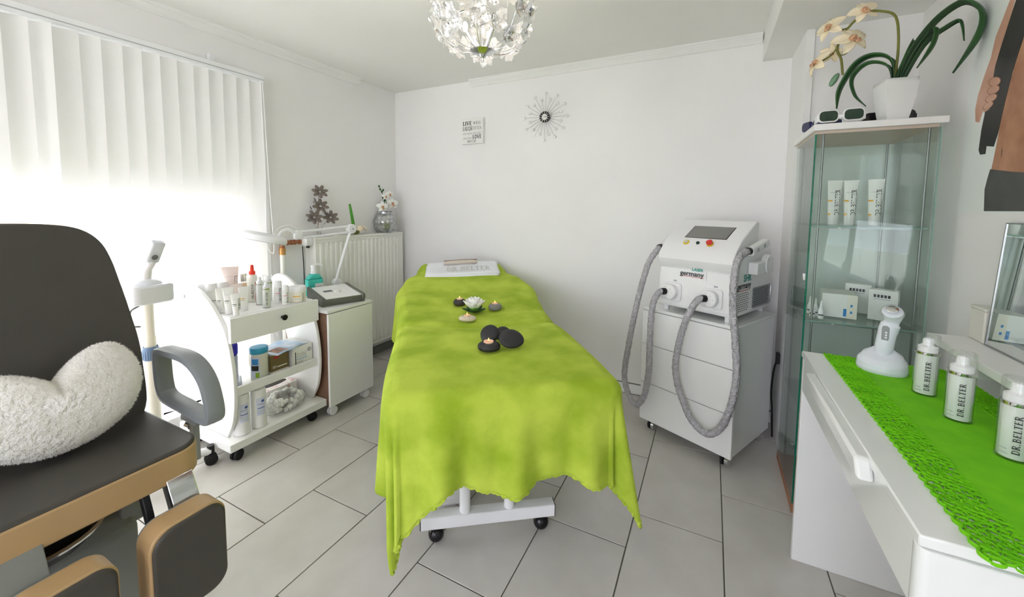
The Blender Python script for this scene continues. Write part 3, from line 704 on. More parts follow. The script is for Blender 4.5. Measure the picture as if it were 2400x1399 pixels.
bottle('cosmetic_bottle', 'small slim white bottle beside the wide cream jar', at(-2.140, 1.415), fc_(-2.14, 1.42), [(.017, 0), (.0185, .003), (.0185, .08), (.0165, .082)], 'tube_white', [(.0175, .082), (.0175, .10), (.012, .108), (1e-5, .108)], txt='DR.BELTER', th=.009, tph=.75, tz=.01, tl=.062, stripes=((.05, .053, -.6, .4, 'print_pink'), (.015, .017, -.4, .3, 'print_pale')))
bottle('cream_jar', 'wide white cream jar with orange line and screw lid', at(-2.155, 1.497), fc_(-2.12, 1.48), [(.040, 0), (.043, .004), (.044, .05), (.042, .06)], 'cream_plastic', [(.047, .06), (.047, .084), (.044, .088), (1e-5, .088)], 'white_plastic', 'jar', txt='DR.BELTER', th=.009, tph=.8, tz=.006, tl=.045, stripes=((.032, .037, -.55, .35, 'print_orange'), (.02, .0215, -.45, .3, 'print_pale')))

# ---- middle shelf
ZM = .3512
t = thing('wax_heater', 'handheld wax heater with violet lid in its dock', 'wax heater', (-2.25, 1.172, ZM), fc_(-2.29, 1.19), None)
prism(rrect(-.045, .045, -.075, .045, .02, 4), 0, .03).build('dock', 'lilac_plastic', t, bevel=.008)
cyl((0, -.052, .03), (0, -.052, .033), .014, n=18).build('dock_light', 'print_red', t)
prism(rrect(-.032, .032, -.022, .026, .016, 4), .03, .155).build('body', 'lilac_plastic', t, bevel=.006)
prism(rrect(-.034, .034, -.024, .028, .018, 4), .155, .225).build('lid', 'purple_cap', t, bevel=.014, seg=3)
t = thing('wipes_canister', 'translucent canister of wipes with a blue lid', 'canister', (-2.19, 1.284, ZM), fc_(-2.2, 1.27), None)
lathe([(.040, 0), (.042, .004), (.042, .155), (.038, .158)], 28).build('body', 'milky_plastic', t)
lathe([(.044, .150), (.045, .153), (.045, .176), (.042, .181), (1e-5, .183)], 28).build('lid', 'blue_lid', t)
cylpatch(.042, F0 - 1.2, F0 + .05, .02, .135).build('label', 'print_paleblue', t); cylpatch(.042, F0 - 1.0, F0 - .1, .06, .088, eps=.001).build('label', 'print_black', t)
cylpatch(.042, F0 - .9, F0 - .1, .093, .125, eps=.001).build('label', 'print_sky', t); cylpatch(.042, F0 - .45, F0 - .02, .022, .05, eps=.001).build('label', 'print_lime', t)
t = thing('glove_box', 'olive brown glove box with marbled lid on the middle shelf', 'box', (-2.175, 1.375, ZM), 0, None)
box(-.19, 0.012, -.045, .06, .022, .115).build('carton', 'olive_card', t, bevel=.001); box(-.19, .0122, -.0455, .0605, .1152, .118).build('lid', 'card_marble', t)
box(-.192, .0128, -.046, .061, 0, .022).build('base_print', 'card_white', t, bevel=.001)
box(.0121, .0127, -.026, .002, .092, .106).build('label', 'print_red', t)
sans('lettering', '50', .022, 'card_white', t, frame_m((.0132, -.025, .045), (0, 1, 0), (0, 0, 1))); box(.0121, .0127, -.008, .05, .04, .046).build('small_print', 'card_white', t)
t = thing('white_carton', 'white printed carton beside the olive glove box', 'box', (-2.165, 1.502, ZM), 0, None)
box(-.17, .03, -.06, .065, 0, .128).build('carton', 'card_white', t, bevel=.001)
box(.0302, .0308, -.045, -.040, .02, .10).build('small_print', 'print_black', t); box(.0302, .0308, -.035, .03, .052, .055).build('small_print', 'print_sky', t)
for k in range(7): box(.0302, .0306, -.032 + .009 * k, -.029 + .009 * k, .06, .095 - .004 * (k % 3)).build('small_print', 'print_pale', t)
for k in range(5): box(.0302, .0306, -.032 + .008 * k, -.0295 + .008 * k, .022, .046).build('small_print', 'print_pale', t)
cyl((.0302, .046, .095), (.0306, .046, .095), .014, n=16).build('small_print', 'print_pale', t)
t = thing('open_brochure', 'open blue and white brochure lying on the cartons', 'brochure', (-2.215, 1.435, ZM + .1295), R(12), None)
MB().grid(lambda a, b_: (-.09 + .18 * a, -.125 + .115 * b_, .004 * sin(PI * b_)), 4, 6).build('page', 'brochure', t, solid=.0015)
MB().grid(lambda a, b_: (-.09 + .18 * a, -.01 + .115 * b_, .006 * sin(PI * b_)), 4, 6).build('page', 'brochure', t, solid=.0015)
MB().grid(lambda a, b_: (-.01 + .08 * a, -.10 + .08 * b_, .0012 + .004 * sin(PI * (.2 + .7 * b_))), 3, 6).build('photo', 'brochure_photo', t)
# ---- bottom shelf
for k, (x_, y_, h) in enumerate(((-2.140, 1.155, .235), (-2.135, 1.238, .228))):
    t = thing('lotion_bottle', ('white litre bottle with blue print next to the trolley side', 'white litre bottle with blue print next to the cotton bag')[k], 'bottle', (x_, y_, .1212), fc_(x_, y_) + .15, 'litre bottles on the bottom shelf')
    lathe([(.034, 0), (.038, .005), (.038, h * .84), (.034, h * .9), (.016, h * .93), (.014, h * .95)], 28).build('body', 'white_plastic', t)
    lathe([(.016, h * .94), (.016, h * .99), (.012, h), (1e-5, h)], 16).build('cap', 'white_plastic', t); box(-.03, -.005, -.006, .006, h * .97, h).build('spout', 'white_plastic', t, bevel=.003)
    cylpatch(.038, F0 - .35, F0 + .75, .07, .165).build('label', 'print_paleblue', t)
    cylpatch(.038, F0 - .25, F0 + .65, .108, .112, eps=.001).build('label_print', 'print_blue', t); cylpatch(.038, F0 - .25, F0 + .5, .13, .132, eps=.001).build('label_print', 'print_blue', t)
    for q in range(4): cylpatch(.038, F0 - .25, F0 + .2, .08 + q * .006, .082 + q * .006, eps=.001).build('label_print', 'print_pale', t)
    cylpatch(.038, F0 + .25, F0 + .62, .14, .152, eps=.001).build('label_print', 'print_blue', t)
t = thing('tissue_box', 'white tissue box with red leaf print on the bottom shelf', 'box', (-2.325, 1.44, .1212), 0, None)
box(-.10, .055, -.10, .115, 0, .10).build('carton', 'tissue_side', t, bevel=.001); lathe([(1e-5, .1), (1.0, .1), (1.0, .1006), (1e-5, .1006)], 24, (-.02, .01, 0), .03, .085).build('slot_film', 'dark_slot', t)
t = thing('cotton_bag', 'clear bag of white cotton balls on the bottom shelf', 'bag', (-2.178, 1.412, .1212), R(5), None)
def bagf(k):
    def fn(a, b_):
        ph = 2 * PI * a; th = PI * b_; q = abs(sin(th)) ** .6
        return (.075 * k * q * cos(ph) * (1 + .05 * sin(5 * ph)), .125 * k * q * sin(ph) * (1 + .04 * sin(7 * ph)), .045 * (1 - cos(th) * k) + .006 * sin(6 * ph) * q + (.02 * cos(ph) * q * -1 if th > 1.5 else 0) + .003)
    return fn
MB().grid(bagf(1.0), 40, 16, wrap=True).build('bag_film', 'film', t, ang=60)
cb = MB(); random.seed(3)
for i in range(210):
    a = random.random(); b_ = .30 + .6 * random.random(); q = bagf(.86)(a, b_); cb.ell(q, random.uniform(.009, .013), 7, 5)
cb = cb.build('cotton_balls', 'cotton', t); cb['kind'] = 'stuff'

# ================================================================== BEDSIDE CABINET, DEVICE, SOAP, LAMP
t = thing('rolling_cabinet', 'low white rolling cabinet with brown side beside the radiator', 'cabinet', (-2.05, 1.785, 0), 0)
box(-.40, -.006, -.17, -.155, .075, .655).build('side_panel', 'wood_brown', t); box(-.40, -.006, .155, .17, .075, .655).build('side_panel', 'white_lacquer', t)
box(-.40, -.39, -.155, .155, .075, .655).build('back_panel', 'white_lacquer', t); box(-.39, -.006, -.155, .155, .075, .09).build('bottom_panel', 'white_lacquer', t)
box(-.405, .008, -.178, .178, .655, .672).build('top_panel', 'white_lacquer', t, bevel=.001)
box(-.0055, .010, -.173, .173, .07, .650).build('door', 'white_lacquer', t, bevel=.0015)
for cx, cy in ((-.03, -.13), (-.03, .13), (-.36, -.13), (-.36, .13)):
    o = cyl((cx, cy, .05), (cx, cy, .075), .012, n=12).build('caster', 'white_plastic', t)
    for sg_ in (-1, 1): cyl((cx + .003 * sg_, cy, .028), (cx + .018 * sg_, cy, .028), .028, n=18).build('wheel', 'white_plastic', o, bevel=.004)
t = thing('ultrasound_device', 'grey console device with white control panel on the low cabinet', 'device', (-2.235, 1.83, .6725), R(-20))
pf = [(-.14, 0), (.13, 0), (.145, .02), (.15, .045), (-.15, .075), (-.15, .01)]
prism(pf, -.125, .125, 'y').build('housing', 'device_grey', t, bevel=.004)
for y0 in (-.137, .115): prism([(-.158, .005), (.14, .0), (.158, .03), (.156, .055), (-.158, .086)], y0, y0 + .022, 'y').build('end_rail', 'device_grey', t, bevel=.006)
nrm = Vector((.1, 0, 1)).normalized()
pl = prism([(-.143, .0745), (.143, .046), (.143, .050), (-.143, .0785)], -.114, .114, 'y').build('control_panel', 'card_white', t, bevel=.001)
lathe([(.022, 0), (.021, .012), (.017, .015), (1e-5, .015)], 20).build('dial', 'card_white', t, (.02, .0, .062), (0, R(5.7), 0))
prism([(-.03, .069), (.0, .066), (.0, .0664), (-.03, .0694)], -.075, -.02, 'y').build('display', 'print_grey', t)
for k in range(3): lathe([(.004, 0), (.004, .0015), (1e-5, .0015)], 8).build('button', 'print_pale', t, (-.11 + .012 * k, .06 + .012 * k, .0755 - .0012 * k))
t = thing('soap_dispenser', 'turquoise soap bottle with white pump on the low cabinet', 'dispenser', (-2.455, 1.832, .6725), fc_(-2.43, 1.8) + .35); t.scale = (1.15, 1.15, 1.08)
prism(rrect(-.045, .045, -.030, .030, .01, 4), 0, .118).build('bottle', 'teal_soap', t, bevel=.004)
pl_ = [(-.045, .118), (.045, .118), (.03, .14), (.018, .152), (-.018, .152), (-.03, .14)]
prism(pl_, -.026, .026, 'y').build('shoulder', 'teal_soap', t, bevel=.008)
lathe([(.018, .152), (.018, .165), (.015, .168), (.014, .195), (.017, .2), (.017, .208), (1e-5, .21)], 18).build('pump', 'white_plastic', t)
tube(spline([(0, 0, .206), (.02, 0, .208), (.04, 0, .204), (.05, 0, .196)], 4), [.009] * 12 + [.006], 10).build('spout', 'white_plastic', t)
box(-.005, .042, -.0312, -.0305, .02, .09).build('label', 'card_white', t); box(.0, .038, -.0318, -.0313, .03, .05).build('label_print', 'print_red', t); box(.0, .038, -.0318, -.0313, .055, .059).build('label_print', 'print_blue', t); box(.0, .030, -.0318, -.0313, .07, .073).build('label_print', 'print_pale', t)
# magnifier lamp clamped to the cabinet back
lx = -2.40
t = thing('magnifier_lamp', 'white round magnifier lamp on a jointed arm', 'lamp', (lx, 1.945, .6725))
Pm = lambda y_, z_, dx=0: (dx, y_ - 1.945, z_ - .6725)
lathe([(.022, 0), (.022, .01), (.014, .016), (.013, .06), (1e-5, .06)], 18).build('clamp', 'white_metal', t)
cyl(Pm(1.975, .752, -.016), Pm(1.975, .752, .016), .036, n=24).build('joint', 'white_metal', t, bevel=.003)
cyl(Pm(1.960, .755), Pm(2.108, 1.13), .0105, n=12).build('lower_arm', 'white_metal', t)
cyl(Pm(2.112, 1.138, -.020), Pm(2.112, 1.138, .020), .035, n=24).build('joint', 'white_metal', t, bevel=.003)
cyl(Pm(2.112, 1.138, .020), Pm(2.112, 1.138, .023), .005, n=10).build('screw', 'grey_plastic', t)
for dz in (.014, -.030): cyl(Pm(2.10, 1.143 + dz), Pm(1.70, 1.122 + dz * .95), .0085, n=10).build('upper_arm', 'white_metal', t)
box(-.014, .014, 1.655 - 1.945, 1.715 - 1.945, 1.085 - .6725, 1.145 - .6725).build('bracket', 'white_metal', t, bevel=.012)
tube(spline([Pm(1.67, 1.125), Pm(1.62, 1.152), Pm(1.575, 1.14), Pm(1.555, 1.105)], 5), .010, 10).build('yoke', 'white_metal', t)
tube(spline([Pm(1.69, 1.14, .01), Pm(1.63, 1.18, .01), Pm(1.55, 1.165, .01), Pm(1.51, 1.11, .01)], 5), .003, 6).build('cable', 'white_plastic', t)
ho = lathe([(.088, .032), (.11, .030), (.128, .018), (.133, 0), (.130, -.014), (.088, -.016), (.086, 0), (.088, .032)], 40).build('lamp_head', 'white_metal', t, Pm(1.455, 1.108, .0), (R(-13), R(6), 0))
lathe([(1e-5, .004), (.088, 0), (1e-5, -.004)], 32).build('lens', 'clear_plastic', ho)
lathe([(.09, -.0165), (.128, -.0155), (.128, -.018), (.09, -.018), (.09, -.0165)], 32).build('ring_light', 'white_plastic', ho)

# ================================================================== RADIATOR, PIPES AND WHAT STANDS ON IT
RAD = thing('radiator', 'white ribbed panel radiator in the far left corner', 'radiator', (-2.57, 2.345, 0))
ry0, ry1, rz0, rz1 = -.455, .43, .15, 1.075
prof = []; n = 19; wd = (ry1 - ry0 - .06) / n
fr = MB(); pts = [(ry0 + .0, .066)]
for i in range(n):
    y0 = ry0 + .03 + i * wd
    pts += [(y0, .064), (y0 + wd * .16, .073), (y0 + wd * .58, .073), (y0 + wd * .74, .064)]
pts += [(ry1, .066)]
fr.grid(lambda a, b_: (0, 0, 0), 1, 1); fr.v = []; fr.f = []
kz = [rz0 + .02, rz0 + .045, rz1 - .06, rz1 - .035]
for j, z_ in enumerate(kz):
    for y_, x_ in pts: fr.v.append((x_ if j in (1, 2) else .066, y_, z_))
m_ = len(pts)
for j in range(3):
    for i in range(m_ - 1): fr.f.append((j * m_ + i, j * m_ + i + 1, (j + 1) * m_ + i + 1, (j + 1) * m_ + i))
fr.build('ribbed_front', 'radiator_white', RAD, ang=15)
MB().box(.058, .066, ry0, ry1, rz0, rz0 + .02).box(.058, .066, ry0, ry1, rz1 - .035, rz1 - .012).box(.0, .058, ry0, ry1, rz0 + .01, rz1 - .02).build('panel', 'radiator_white', RAD, bevel=.002)
box(-.045, .070, ry0 - .004, ry1 + .004, rz1 - .012, rz1 + .004).build('top_grille', 'radiator_white', RAD, bevel=.002)
for y_ in (ry0 - .004, ry1): box(-.045, .068, y_, y_ + .004, rz0 + .01, rz1 - .012).build('side_cover', 'radiator_white', RAD, bevel=.001)
for y_ in (ry0 + .1, ry1 - .1): box(-.048, .0, y_ - .02, y_ + .02, .3, .9).build('wall_bracket', 'radiator_white', RAD)
PIPE = thing('heating_pipe', 'white heating riser with copper elbow feeding the radiator', 'pipe', (-2.575, 1.69, 0))
cyl((0, 0, 0), (0, 0, .985), .016, n=14).build('riser', 'radiator_white', PIPE)
cyl((0, 0, .975), (0, 0, 1.02), .020, n=14).build('fitting', 'brass', PIPE); cyl((0, 0, 1.02), (0, 0, 1.045), .016, n=14).build('fitting', 'copper', PIPE)
tube([(0, -.005, 1.045), (0, .02, 1.052), (0, .14, 1.055)], .013, 12).build('branch', 'copper', PIPE)
for y_ in (.03, .06, .085, .12): cyl((0, y_, 1.054), (0, y_ + .012, 1.054), .018, n=12).build('fitting', 'copper', PIPE)
lathe([(.02, 0), (.030, .008), (.030, .052), (.024, .06), (1e-5, .06)], 18).build('valve', 'white_plastic', PIPE, (.03, .135, 1.052), (R(-90), 0, 0))
lathe([(.012, 0), (.012, .02), (1e-5, .02)], 12).build('valve_cap', 'black_plastic', PIPE, (.03, .168, 1.008))
tag(tube(spline([(-2.57, 1.835, 1.02), (-2.565, 1.838, .8), (-2.57, 1.842, .5), (-2.56, 1.84, .012)], 6), .003, 6).build('power_cable', 'black_rubber'), 'thin black cable hanging beside the radiator', 'cable')

FLS = thing('metal_flower_sculpture', 'pewter metal flower sculpture with four blossoms on the radiator', 'sculpture', (-2.565, 1.96, 1.0792))
box(-.03, .035, -.075, .10, 0, .008).build('base', 'chrome', FLS, bevel=.001)
heads = [(.0, .02, .325), (.005, .018, .222), (.012, -.04, .14), (.012, .098, .138)]
mp = None
for i, (dx, dy, dz) in enumerate(heads):
    tube(spline([(0, .0 + .012 * (i - 1.5), .006), (-.004, dy * .3, dz * .45), (dx - .012, dy, dz)], 6), .003, 8).build('stem', 'chrome', FLS)
    hd = ell((0, 0, 0), .007, 10, 6).build('blossom', 'chrome', FLS, (dx, dy, dz), (0, R(62), R(-25)))
    for k in range(7):
        a = 2 * PI * k / 7 + i * .4
        if mp is None: mp = ell((.034, 0, .006), (.026, .014, .007), 12, 8).build('petal', 'pewter', hd, (0, 0, 0), (0, R(-8), a))
        else: dup(mp, hd, (0, 0, 0), (0, R(-8), a))
for dy, dz, a in ((-.055, .20, 30), (-.02, .26, 35), (.05, .20, -30)):
    tube(spline([(0, 0, .03), (0, dy * .5, dz * .5), (0, dy, dz)], 5), .0018, 6).build('stem', 'chrome', FLS); ell((0, 0, 0), (.005, .005, .016), 10, 6).build('bud', 'pewter', FLS, (0, dy, dz + .012), (R(a), 0, 0))

CAL = thing('artificial_calla', 'cream artificial blossom with an upright green leaf on the radiator', 'flower', (-2.555, 2.30, 1.0792))
def lf(pts, ws, th=.003):
    sp = spline(pts, 6); n_ = len(sp) - 1
    sw = [interp([(i / (len(ws) - 1), w_) for i, w_ in enumerate(ws)], k / n_) for k in range(n_ + 1)]
    b = MB(); V = []
    for k, q in enumerate(sp):
        t_ = (sp[min(k + 1, n_)] - sp[max(k - 1, 0)]).normalized(); V.append((q, t_, sw[k]))
    return V
def ribbon(pts, ws, side, cup=.15, th=.0025):
    V = lf(pts, ws); sd = Vector(side); b = MB()
    for q, t_, w_ in V:
        s_ = (sd - t_ * sd.dot(t_)).normalized(); u_ = s_.cross(t_)
        for v in (-1, -.5, 0, .5, 1): b.v.append(tuple(q + s_ * (v * w_ / 2) + u_ * (cup * w_ * v * v)))
    for i in range(len(V) - 1):
        for j in range(4): b.f.append((i * 5 + j, i * 5 + j + 1, (i + 1) * 5 + j + 1, (i + 1) * 5 + j))
    return b
ribbon([(0, -.015, .005), (0, -.03, .10), (-.005, -.055, .245)], [.022, .03, .026, .018], (1, .3, 0)).build('leaf', 'leaf_green', CAL, solid=.002)
for i, (a, l) in enumerate(((-60, .09), (-15, .10), (35, .085), (80, .10), (150, .08), (210, .075))):
    ribbon([(0, 0, .02), (l * .4 * cos(R(a)), l * .5 * sin(R(a)), .07), (l * .7 * cos(R(a)), l * .85 * sin(R(a)), .055), (l * .8 * cos(R(a)), l * sin(R(a)), .03)], [.02, .06, .055, .012], (-sin(R(a)), cos(R(a)), .2), .3).build('petal', 'petal_cream' if i % 2 else 'band_beige', CAL, solid=.002)
ell((0, 0, .022), (.02, .03, .02), 12, 8).build('heart', 'stem_green', CAL)

VAS = thing('silver_vase', 'ribbed mercury-silver vase with small orchid on the radiator', 'vase', (-2.555, 2.615, 1.0792))
def vase(a, b_):
    r = interp([(0, .058), (.25, .088), (.5, .096), (.75, .08), (.9, .056), (.95, .056), (1, .064)], b_); z_ = .19 * b_
    rib = 1 + .045 * abs(sin(10 * PI * a)) * (1 if b_ < .85 else 0); return (r * rib * cos(2 * PI * a), r * rib * sin(2 * PI * a), z_)
vb_ = MB().grid(vase, 100, 24, wrap=True); vb_.f.append(tuple(i * 25 for i in range(99, -1, -1))); vb_.build('vase_body', 'silver_vase', VAS, ang=30)
def orchid_bloom(parent, loc, rot, s, pm='petal_cream', nm='blossom'):
    o = ell((0, 0, .004), (.010 * s, .008 * s, .012 * s), 10, 6).build(nm, 'petal_lip', parent, loc, rot)
    for a, l, w_ in ((90, .042, .026), (18, .044, .034), (162, .044, .034), (-48, .040, .026), (228, .040, .026)):
        MB().grid(lambda t, v, l=l, w_=w_: (l * s * t, (2 * v - 1) * w_ * s / 2 * max(.05, sin(PI * (.1 + .88 * t)) ** .7), .008 * s * t + .12 * w_ * s * (2 * v - 1) ** 2 - .02 * s * t * t), 7, 5).build('petal', pm, o, (0, 0, 0), (0, 0, R(a)), solid=.0012 * s)
    ribbon([(0, -.004 * s, .004 * s), (0, -.012 * s, .018 * s), (0, -.022 * s, .016 * s)], [.010 * s, .018 * s, .014 * s], (1, 0, 0), .3).build('lip', 'petal_lip', o, solid=.001)
    return o
face = (R(78), 0, R(64))
tube(spline([(0, 0, .1), (.0, .0, .22), (-.0, -.01, .30), (.0, -.04, .37), (.0, -.065, .40)], 6), .0022, 6).build('stem', 'leaf_dark', VAS)
tube(spline([(0, .01, .1), (.0, .02, .24), (.0, .01, .29), (.0, -.02, .30)], 6), .0022, 6).build('stem', 'leaf_dark', VAS)
for q, s in (((.03, -.055, .225), 1.25), ((.03, .065, .255), 1.35), ((.02, .045, .335), .9), ((.02, -.005, .315), .8)): orchid_bloom(VAS, q, face, s, 'petal_white')
for q in ((0, -.062, .40), (0, -.05, .375), (0, -.03, .355), (.0, -.015, .37), (0, -.02, .302), (0, .0, .28)): ell(q, (.008, .008, .011), 8, 6).build('bud', 'leaf_dark', VAS)

# ================================================================== WALL SIGN AND CLOCK
SG = thing('quote_sign', 'small square canvas with black LIVE WELL LAUGH OFTEN lettering', 'sign', (-1.777, YB, 1.927))
box(-.104, .104, -.028, -.002, -.102, .102).build('canvas', 'card_white', SG, bevel=.002)
def sgtext(txt, x_, z_, h, width, wgt, m='print_black'):
    sq = width / serif_width(txt, h); b, _ = serif(txt, h, lambda a, b_: (x_ + a, -.0288, z_ + b_), sq, wgt); b.build('lettering', m, SG, smooth=False)
sgtext('LIVE', -.088, .048, .032, .088, 1.4); sgtext('WELL', .012, .053, .022, .076, .9)
sgtext('LAUGH', -.088, .006, .032, .092, 1.3); sgtext('OFTEN', .010, .010, .026, .082, .9, 'print_grey')
sgtext('LOVE MUCH LIVE WELL', -.088, -.026, .015, .178, .9, 'print_grey'); sgtext('LAUGH OFTEN', -.088, -.062, .013, .085, .9, 'print_grey')
sgtext('LOVE', .006, -.062, .030, .086, 1.4); sgtext('MUCH', -.045, -.092, .021, .085, .9)
CK = thing('sunburst_clock', 'sunburst wall clock with mirrored beads and black dial', 'clock', (-1.143, YB, 1.983))
cyl((0, -.002, 0), (0, -.022, 0), .034, n=28).build('movement_case', 'black_plastic', CK)
def ringd(r0, r1, y_, nm, m): MB().grid(lambda a, b_: ((r0 + (r1 - r0) * b_) * cos(2 * PI * a), y_, (r0 + (r1 - r0) * b_) * sin(2 * PI * a)), 40, 1, wrap=True).build(nm, m, CK, solid=.001)
ringd(.0005, .0245, -.0235, 'dial_centre', 'card_white'); ringd(.0235, .0405, -.0245, 'chapter_ring', 'black_plastic')
for k in range(12):
    a = 2 * PI * k / 12; c_, s_ = sin(a), cos(a); b = box(-.0014, .0014, -.0262, -.0252, .0265, .0375)
    b.build('numeral', 'card_white', CK, rot=(0, a, 0))
box(-.0017, .0017, -.0285, -.0278, -.006, .038).build('hand', 'card_white', CK, rot=(0, R(212), 0)); box(-.0014, .0014, -.0275, -.0268, -.005, .026).build('hand', 'print_black', CK, rot=(0, R(84), 0))
sp0 = sp1 = None
for k in range(24):
    L_ = .163 if k % 2 == 0 else .122
    key = k % 2
    rot = (0, 2 * PI * k / 24 + R(2), 0)
    o = cyl((0, -.012, .03), (0, -.016, L_), .0011, n=6).build('spoke', 'steel', CK, rot=rot)
    if k != 14: ell((0, -.017, L_ + .008), (.0105, .008, .0105), 14, 8).build('bead', 'pearl', o)

# ================================================================== CHANDELIER
CH = thing('crystal_chandelier', 'crystal flower chandelier hanging from the ceiling', 'chandelier', (-.85, 1.42, 0))
lathe([(1e-5, ZC - .0), (.06, ZC - .0), (.058, ZC - .015), (.03, ZC - .03), (1e-5, ZC - .03)], 28).build('canopy', 'chrome', CH)
cyl((0, 0, 1.95), (0, 0, ZC - .02), .006, n=10).build('rod', 'chrome', CH)
lathe([(1e-5, 1.887), (.004, 1.888), (.0055, 1.893), (.004, 1.897), (.005, 1.902), (.012, 1.906), (.016, 1.914), (.024, 1.919), (.046, 1.925), (.051, 1.929), (.046, 1.933), (.03, 1.936), (1e-5, 1.938)], 36).build('finial_plate', 'chrome', CH)
fm = MB()
for k in range(5):
    a = 2 * PI * k / 5; c_, s_ = cos(a), sin(a)
    def fn(t, v, c_=c_, s_=s_):
        x_ = .033 * t + .003; y_ = (2 * v - 1) * .0150 * max(.12, sin(PI * (.08 + .86 * t)) ** .8); z_ = .012 * t * t + .12 * abs(y_) - .006
        return (x_ * c_ - y_ * s_, x_ * s_ + y_ * c_, z_)
    g_ = MB().grid(fn, 4, 3)
    fm.add(g_.v, g_.f)
    fm.add([(x_, y_, z_ + .0045 * (1 if 0 < 1 else 0)) for x_, y_, z_ in g_.v], [tuple(reversed(f)) for f in g_.f])
flower0 = fm.build('crystal_flower', 'crystal', CH, smooth=False)
bead0 = ell((0, 0, .002), .0035, 8, 6).build('flower_bead', 'chrome', flower0)
leaf0 = ell((.018, 0, 0), (.018, .0065, .003), 12, 6).build('chrome_leaf', 'chrome', CH)
random.seed(11)
first = True; firstl = True
for k in range(14):
    ph = 2 * PI * k / 14 + .15; cs, sn = cos(ph), sin(ph)
    rr = .195 + random.uniform(-.012, .012); zt = random.uniform(2.10, 2.28)
    prof = [(.03, 1.93), (.09, 1.935), (.145, 1.965), (rr * .95, 2.03), (rr, 2.10), (rr * .98, zt)]
    tube(spline([(r * cs, r * sn, z_) for r, z_ in prof], 5), .0017, 5).build('wire', 'chrome', CH)
    for j in range(5):
        t_ = random.uniform(.04, .2) + j * .20
        z_ = 1.945 + (t_ ** 1.1) * .30; r = interp([(1.94, .115), (1.965, .150), (2.03, .188), (2.10, rr), (2.3, rr)], z_) + random.uniform(0, .012)
        q = ph + random.uniform(-.2, .2); pos = Vector((r * cos(q), r * sin(q), z_))
        out = Vector((cos(q), sin(q), -.5 + t_ * .8 + random.uniform(-.3, .3))).normalized()
        m4 = Matrix.Translation(pos) @ out.to_track_quat('Z', 'Y').to_matrix().to_4x4() @ Matrix.Rotation(random.uniform(0, 6), 4, 'Z') @ Matrix.Scale(random.uniform(.85, 1.15), 4)
        if first: flower0.matrix_basis = m4; first = False
        else:
            f = dup(flower0, CH, mtx=m4); dup(bead0, f)
    for j in range(2):
        z_ = random.uniform(1.96, 2.2); r = interp([(1.925, .06), (1.965, .14), (2.03, .182), (2.10, rr), (2.3, rr)], z_) - .01
        m4 = Matrix.Translation((r * cs, r * sn, z_)) @ Matrix.Rotation(ph + random.uniform(-1.5, 1.5), 4, 'Z') @ Matrix.Rotation(random.uniform(-1.2, .2), 4, 'Y')
        if firstl: leaf0.matrix_basis = m4; firstl = False
        else: dup(leaf0, CH, mtx=m4)
for k in range(3):
    ph = 2 * PI * k / 3 - .35; cs, sn = cos(ph), sin(ph)
    cyl((.02 * cs, .02 * sn, 1.94), (.062 * cs, .062 * sn, 2.0), .009, n=12).build('socket', 'chrome', CH)
    o = ell((.071 * cs, .071 * sn, 2.016), (.011, .011, .020), 14, 10).build('bulb', 'bulb_glow', CH)
    pl = bpy.data.lights.new('bulb_light', 'POINT'); pl.energy = 1.7; pl.color = (1, .93, .86); pl.shadow_soft_size = .02
    po = bpy.data.objects.new('bulb_light', pl); C.objects.link(po); po.parent = CH; po.location = (.078 * cs, .078 * sn, 2.045)

# ================================================================== LASER DEVICE ON ITS DRAWER CABINET
LRZ = math.atan2(-.43317, .90131)
LO_ = (-.33, 2.392, 0)
DC = thing('drawer_cabinet', 'white three-drawer cabinet on castors under the laser device', 'cabinet', LO_, LRZ)
box(.0, .515, .014, .465, .075, .72).build('carcass', 'gloss_white', DC, bevel=.002)
box(-.003, .520, -.004, .47, .721, .738).build('top_panel', 'gloss_white', DC, bevel=.002)
for z0, z1 in ((.07, .292), (.296, .521), (.525, .718)): box(-.002, .517, -.006, .0135, z0, z1).build('drawer_front', 'white_lacquer', DC, bevel=.0015)
for cx, cy in ((.05, .05), (.47, .05), (.05, .42), (.47, .42)):
    o = cyl((cx, cy, .05), (cx, cy, .075), .012, n=12).build('caster', 'chrome', DC)
    cyl((cx - .017, cy, .031), (cx - .005, cy, .031), .030, n=20).build('wheel', 'black_plastic', o, bevel=.003)
    cyl((cx + .003, cy, .031), (cx + .022, cy, .031), .030, n=20).build('fender', 'chrome', o, bevel=.003)
LZ = thing('laser_device', 'white laser hair removal device with screen and two hoses', 'device', LO_, LRZ)
pf = [(.035, .766), (.485, .766), (.495, .80), (.495, .925), (.485, .93), (.485, 1.08), (.30, 1.10), (.30, 1.238), (.275, 1.245), (.10, 1.150), (.055, 1.105), (.018, 1.060), (.012, 1.035), (.018, 1.015), (.040, .985), (.034, .93)]
b = MB(); n_ = len(pf)
prism(pf, .07, .475, 'x').build('housing', 'white_plastic', LZ, bevel=.008, seg=3, ang=30)
for cx, cy in ((.1, .07), (.44, .07), (.1, .46), (.44, .46)): cyl((cx, cy, .738), (cx, cy, .768), .016, n=12).build('foot', 'white_plastic', LZ)
box(.06, .484, .03, .485, .775, .782).build('base_plate', 'white_plastic', LZ, bevel=.003)
sd = Vector((0, .175, .095)).normalized(); up_n = Vector((0, -sd.z, sd.y))
def onslope(x_, t_, e=.0): return Vector((x_, .10, 1.150)) + sd * t_ + up_n * e
def slab(x0, x1, t0, t1, e0, e1):
    q = [onslope(a, t_, e) for e in (e0, e1) for a, t_ in ((x0, t0), (x1, t0), (x1, t1), (x0, t1))]
    return MB().add(q, [(0, 3, 2, 1), (4, 5, 6, 7), (0, 1, 5, 4), (1, 2, 6, 5), (2, 3, 7, 6), (3, 0, 4, 7)])
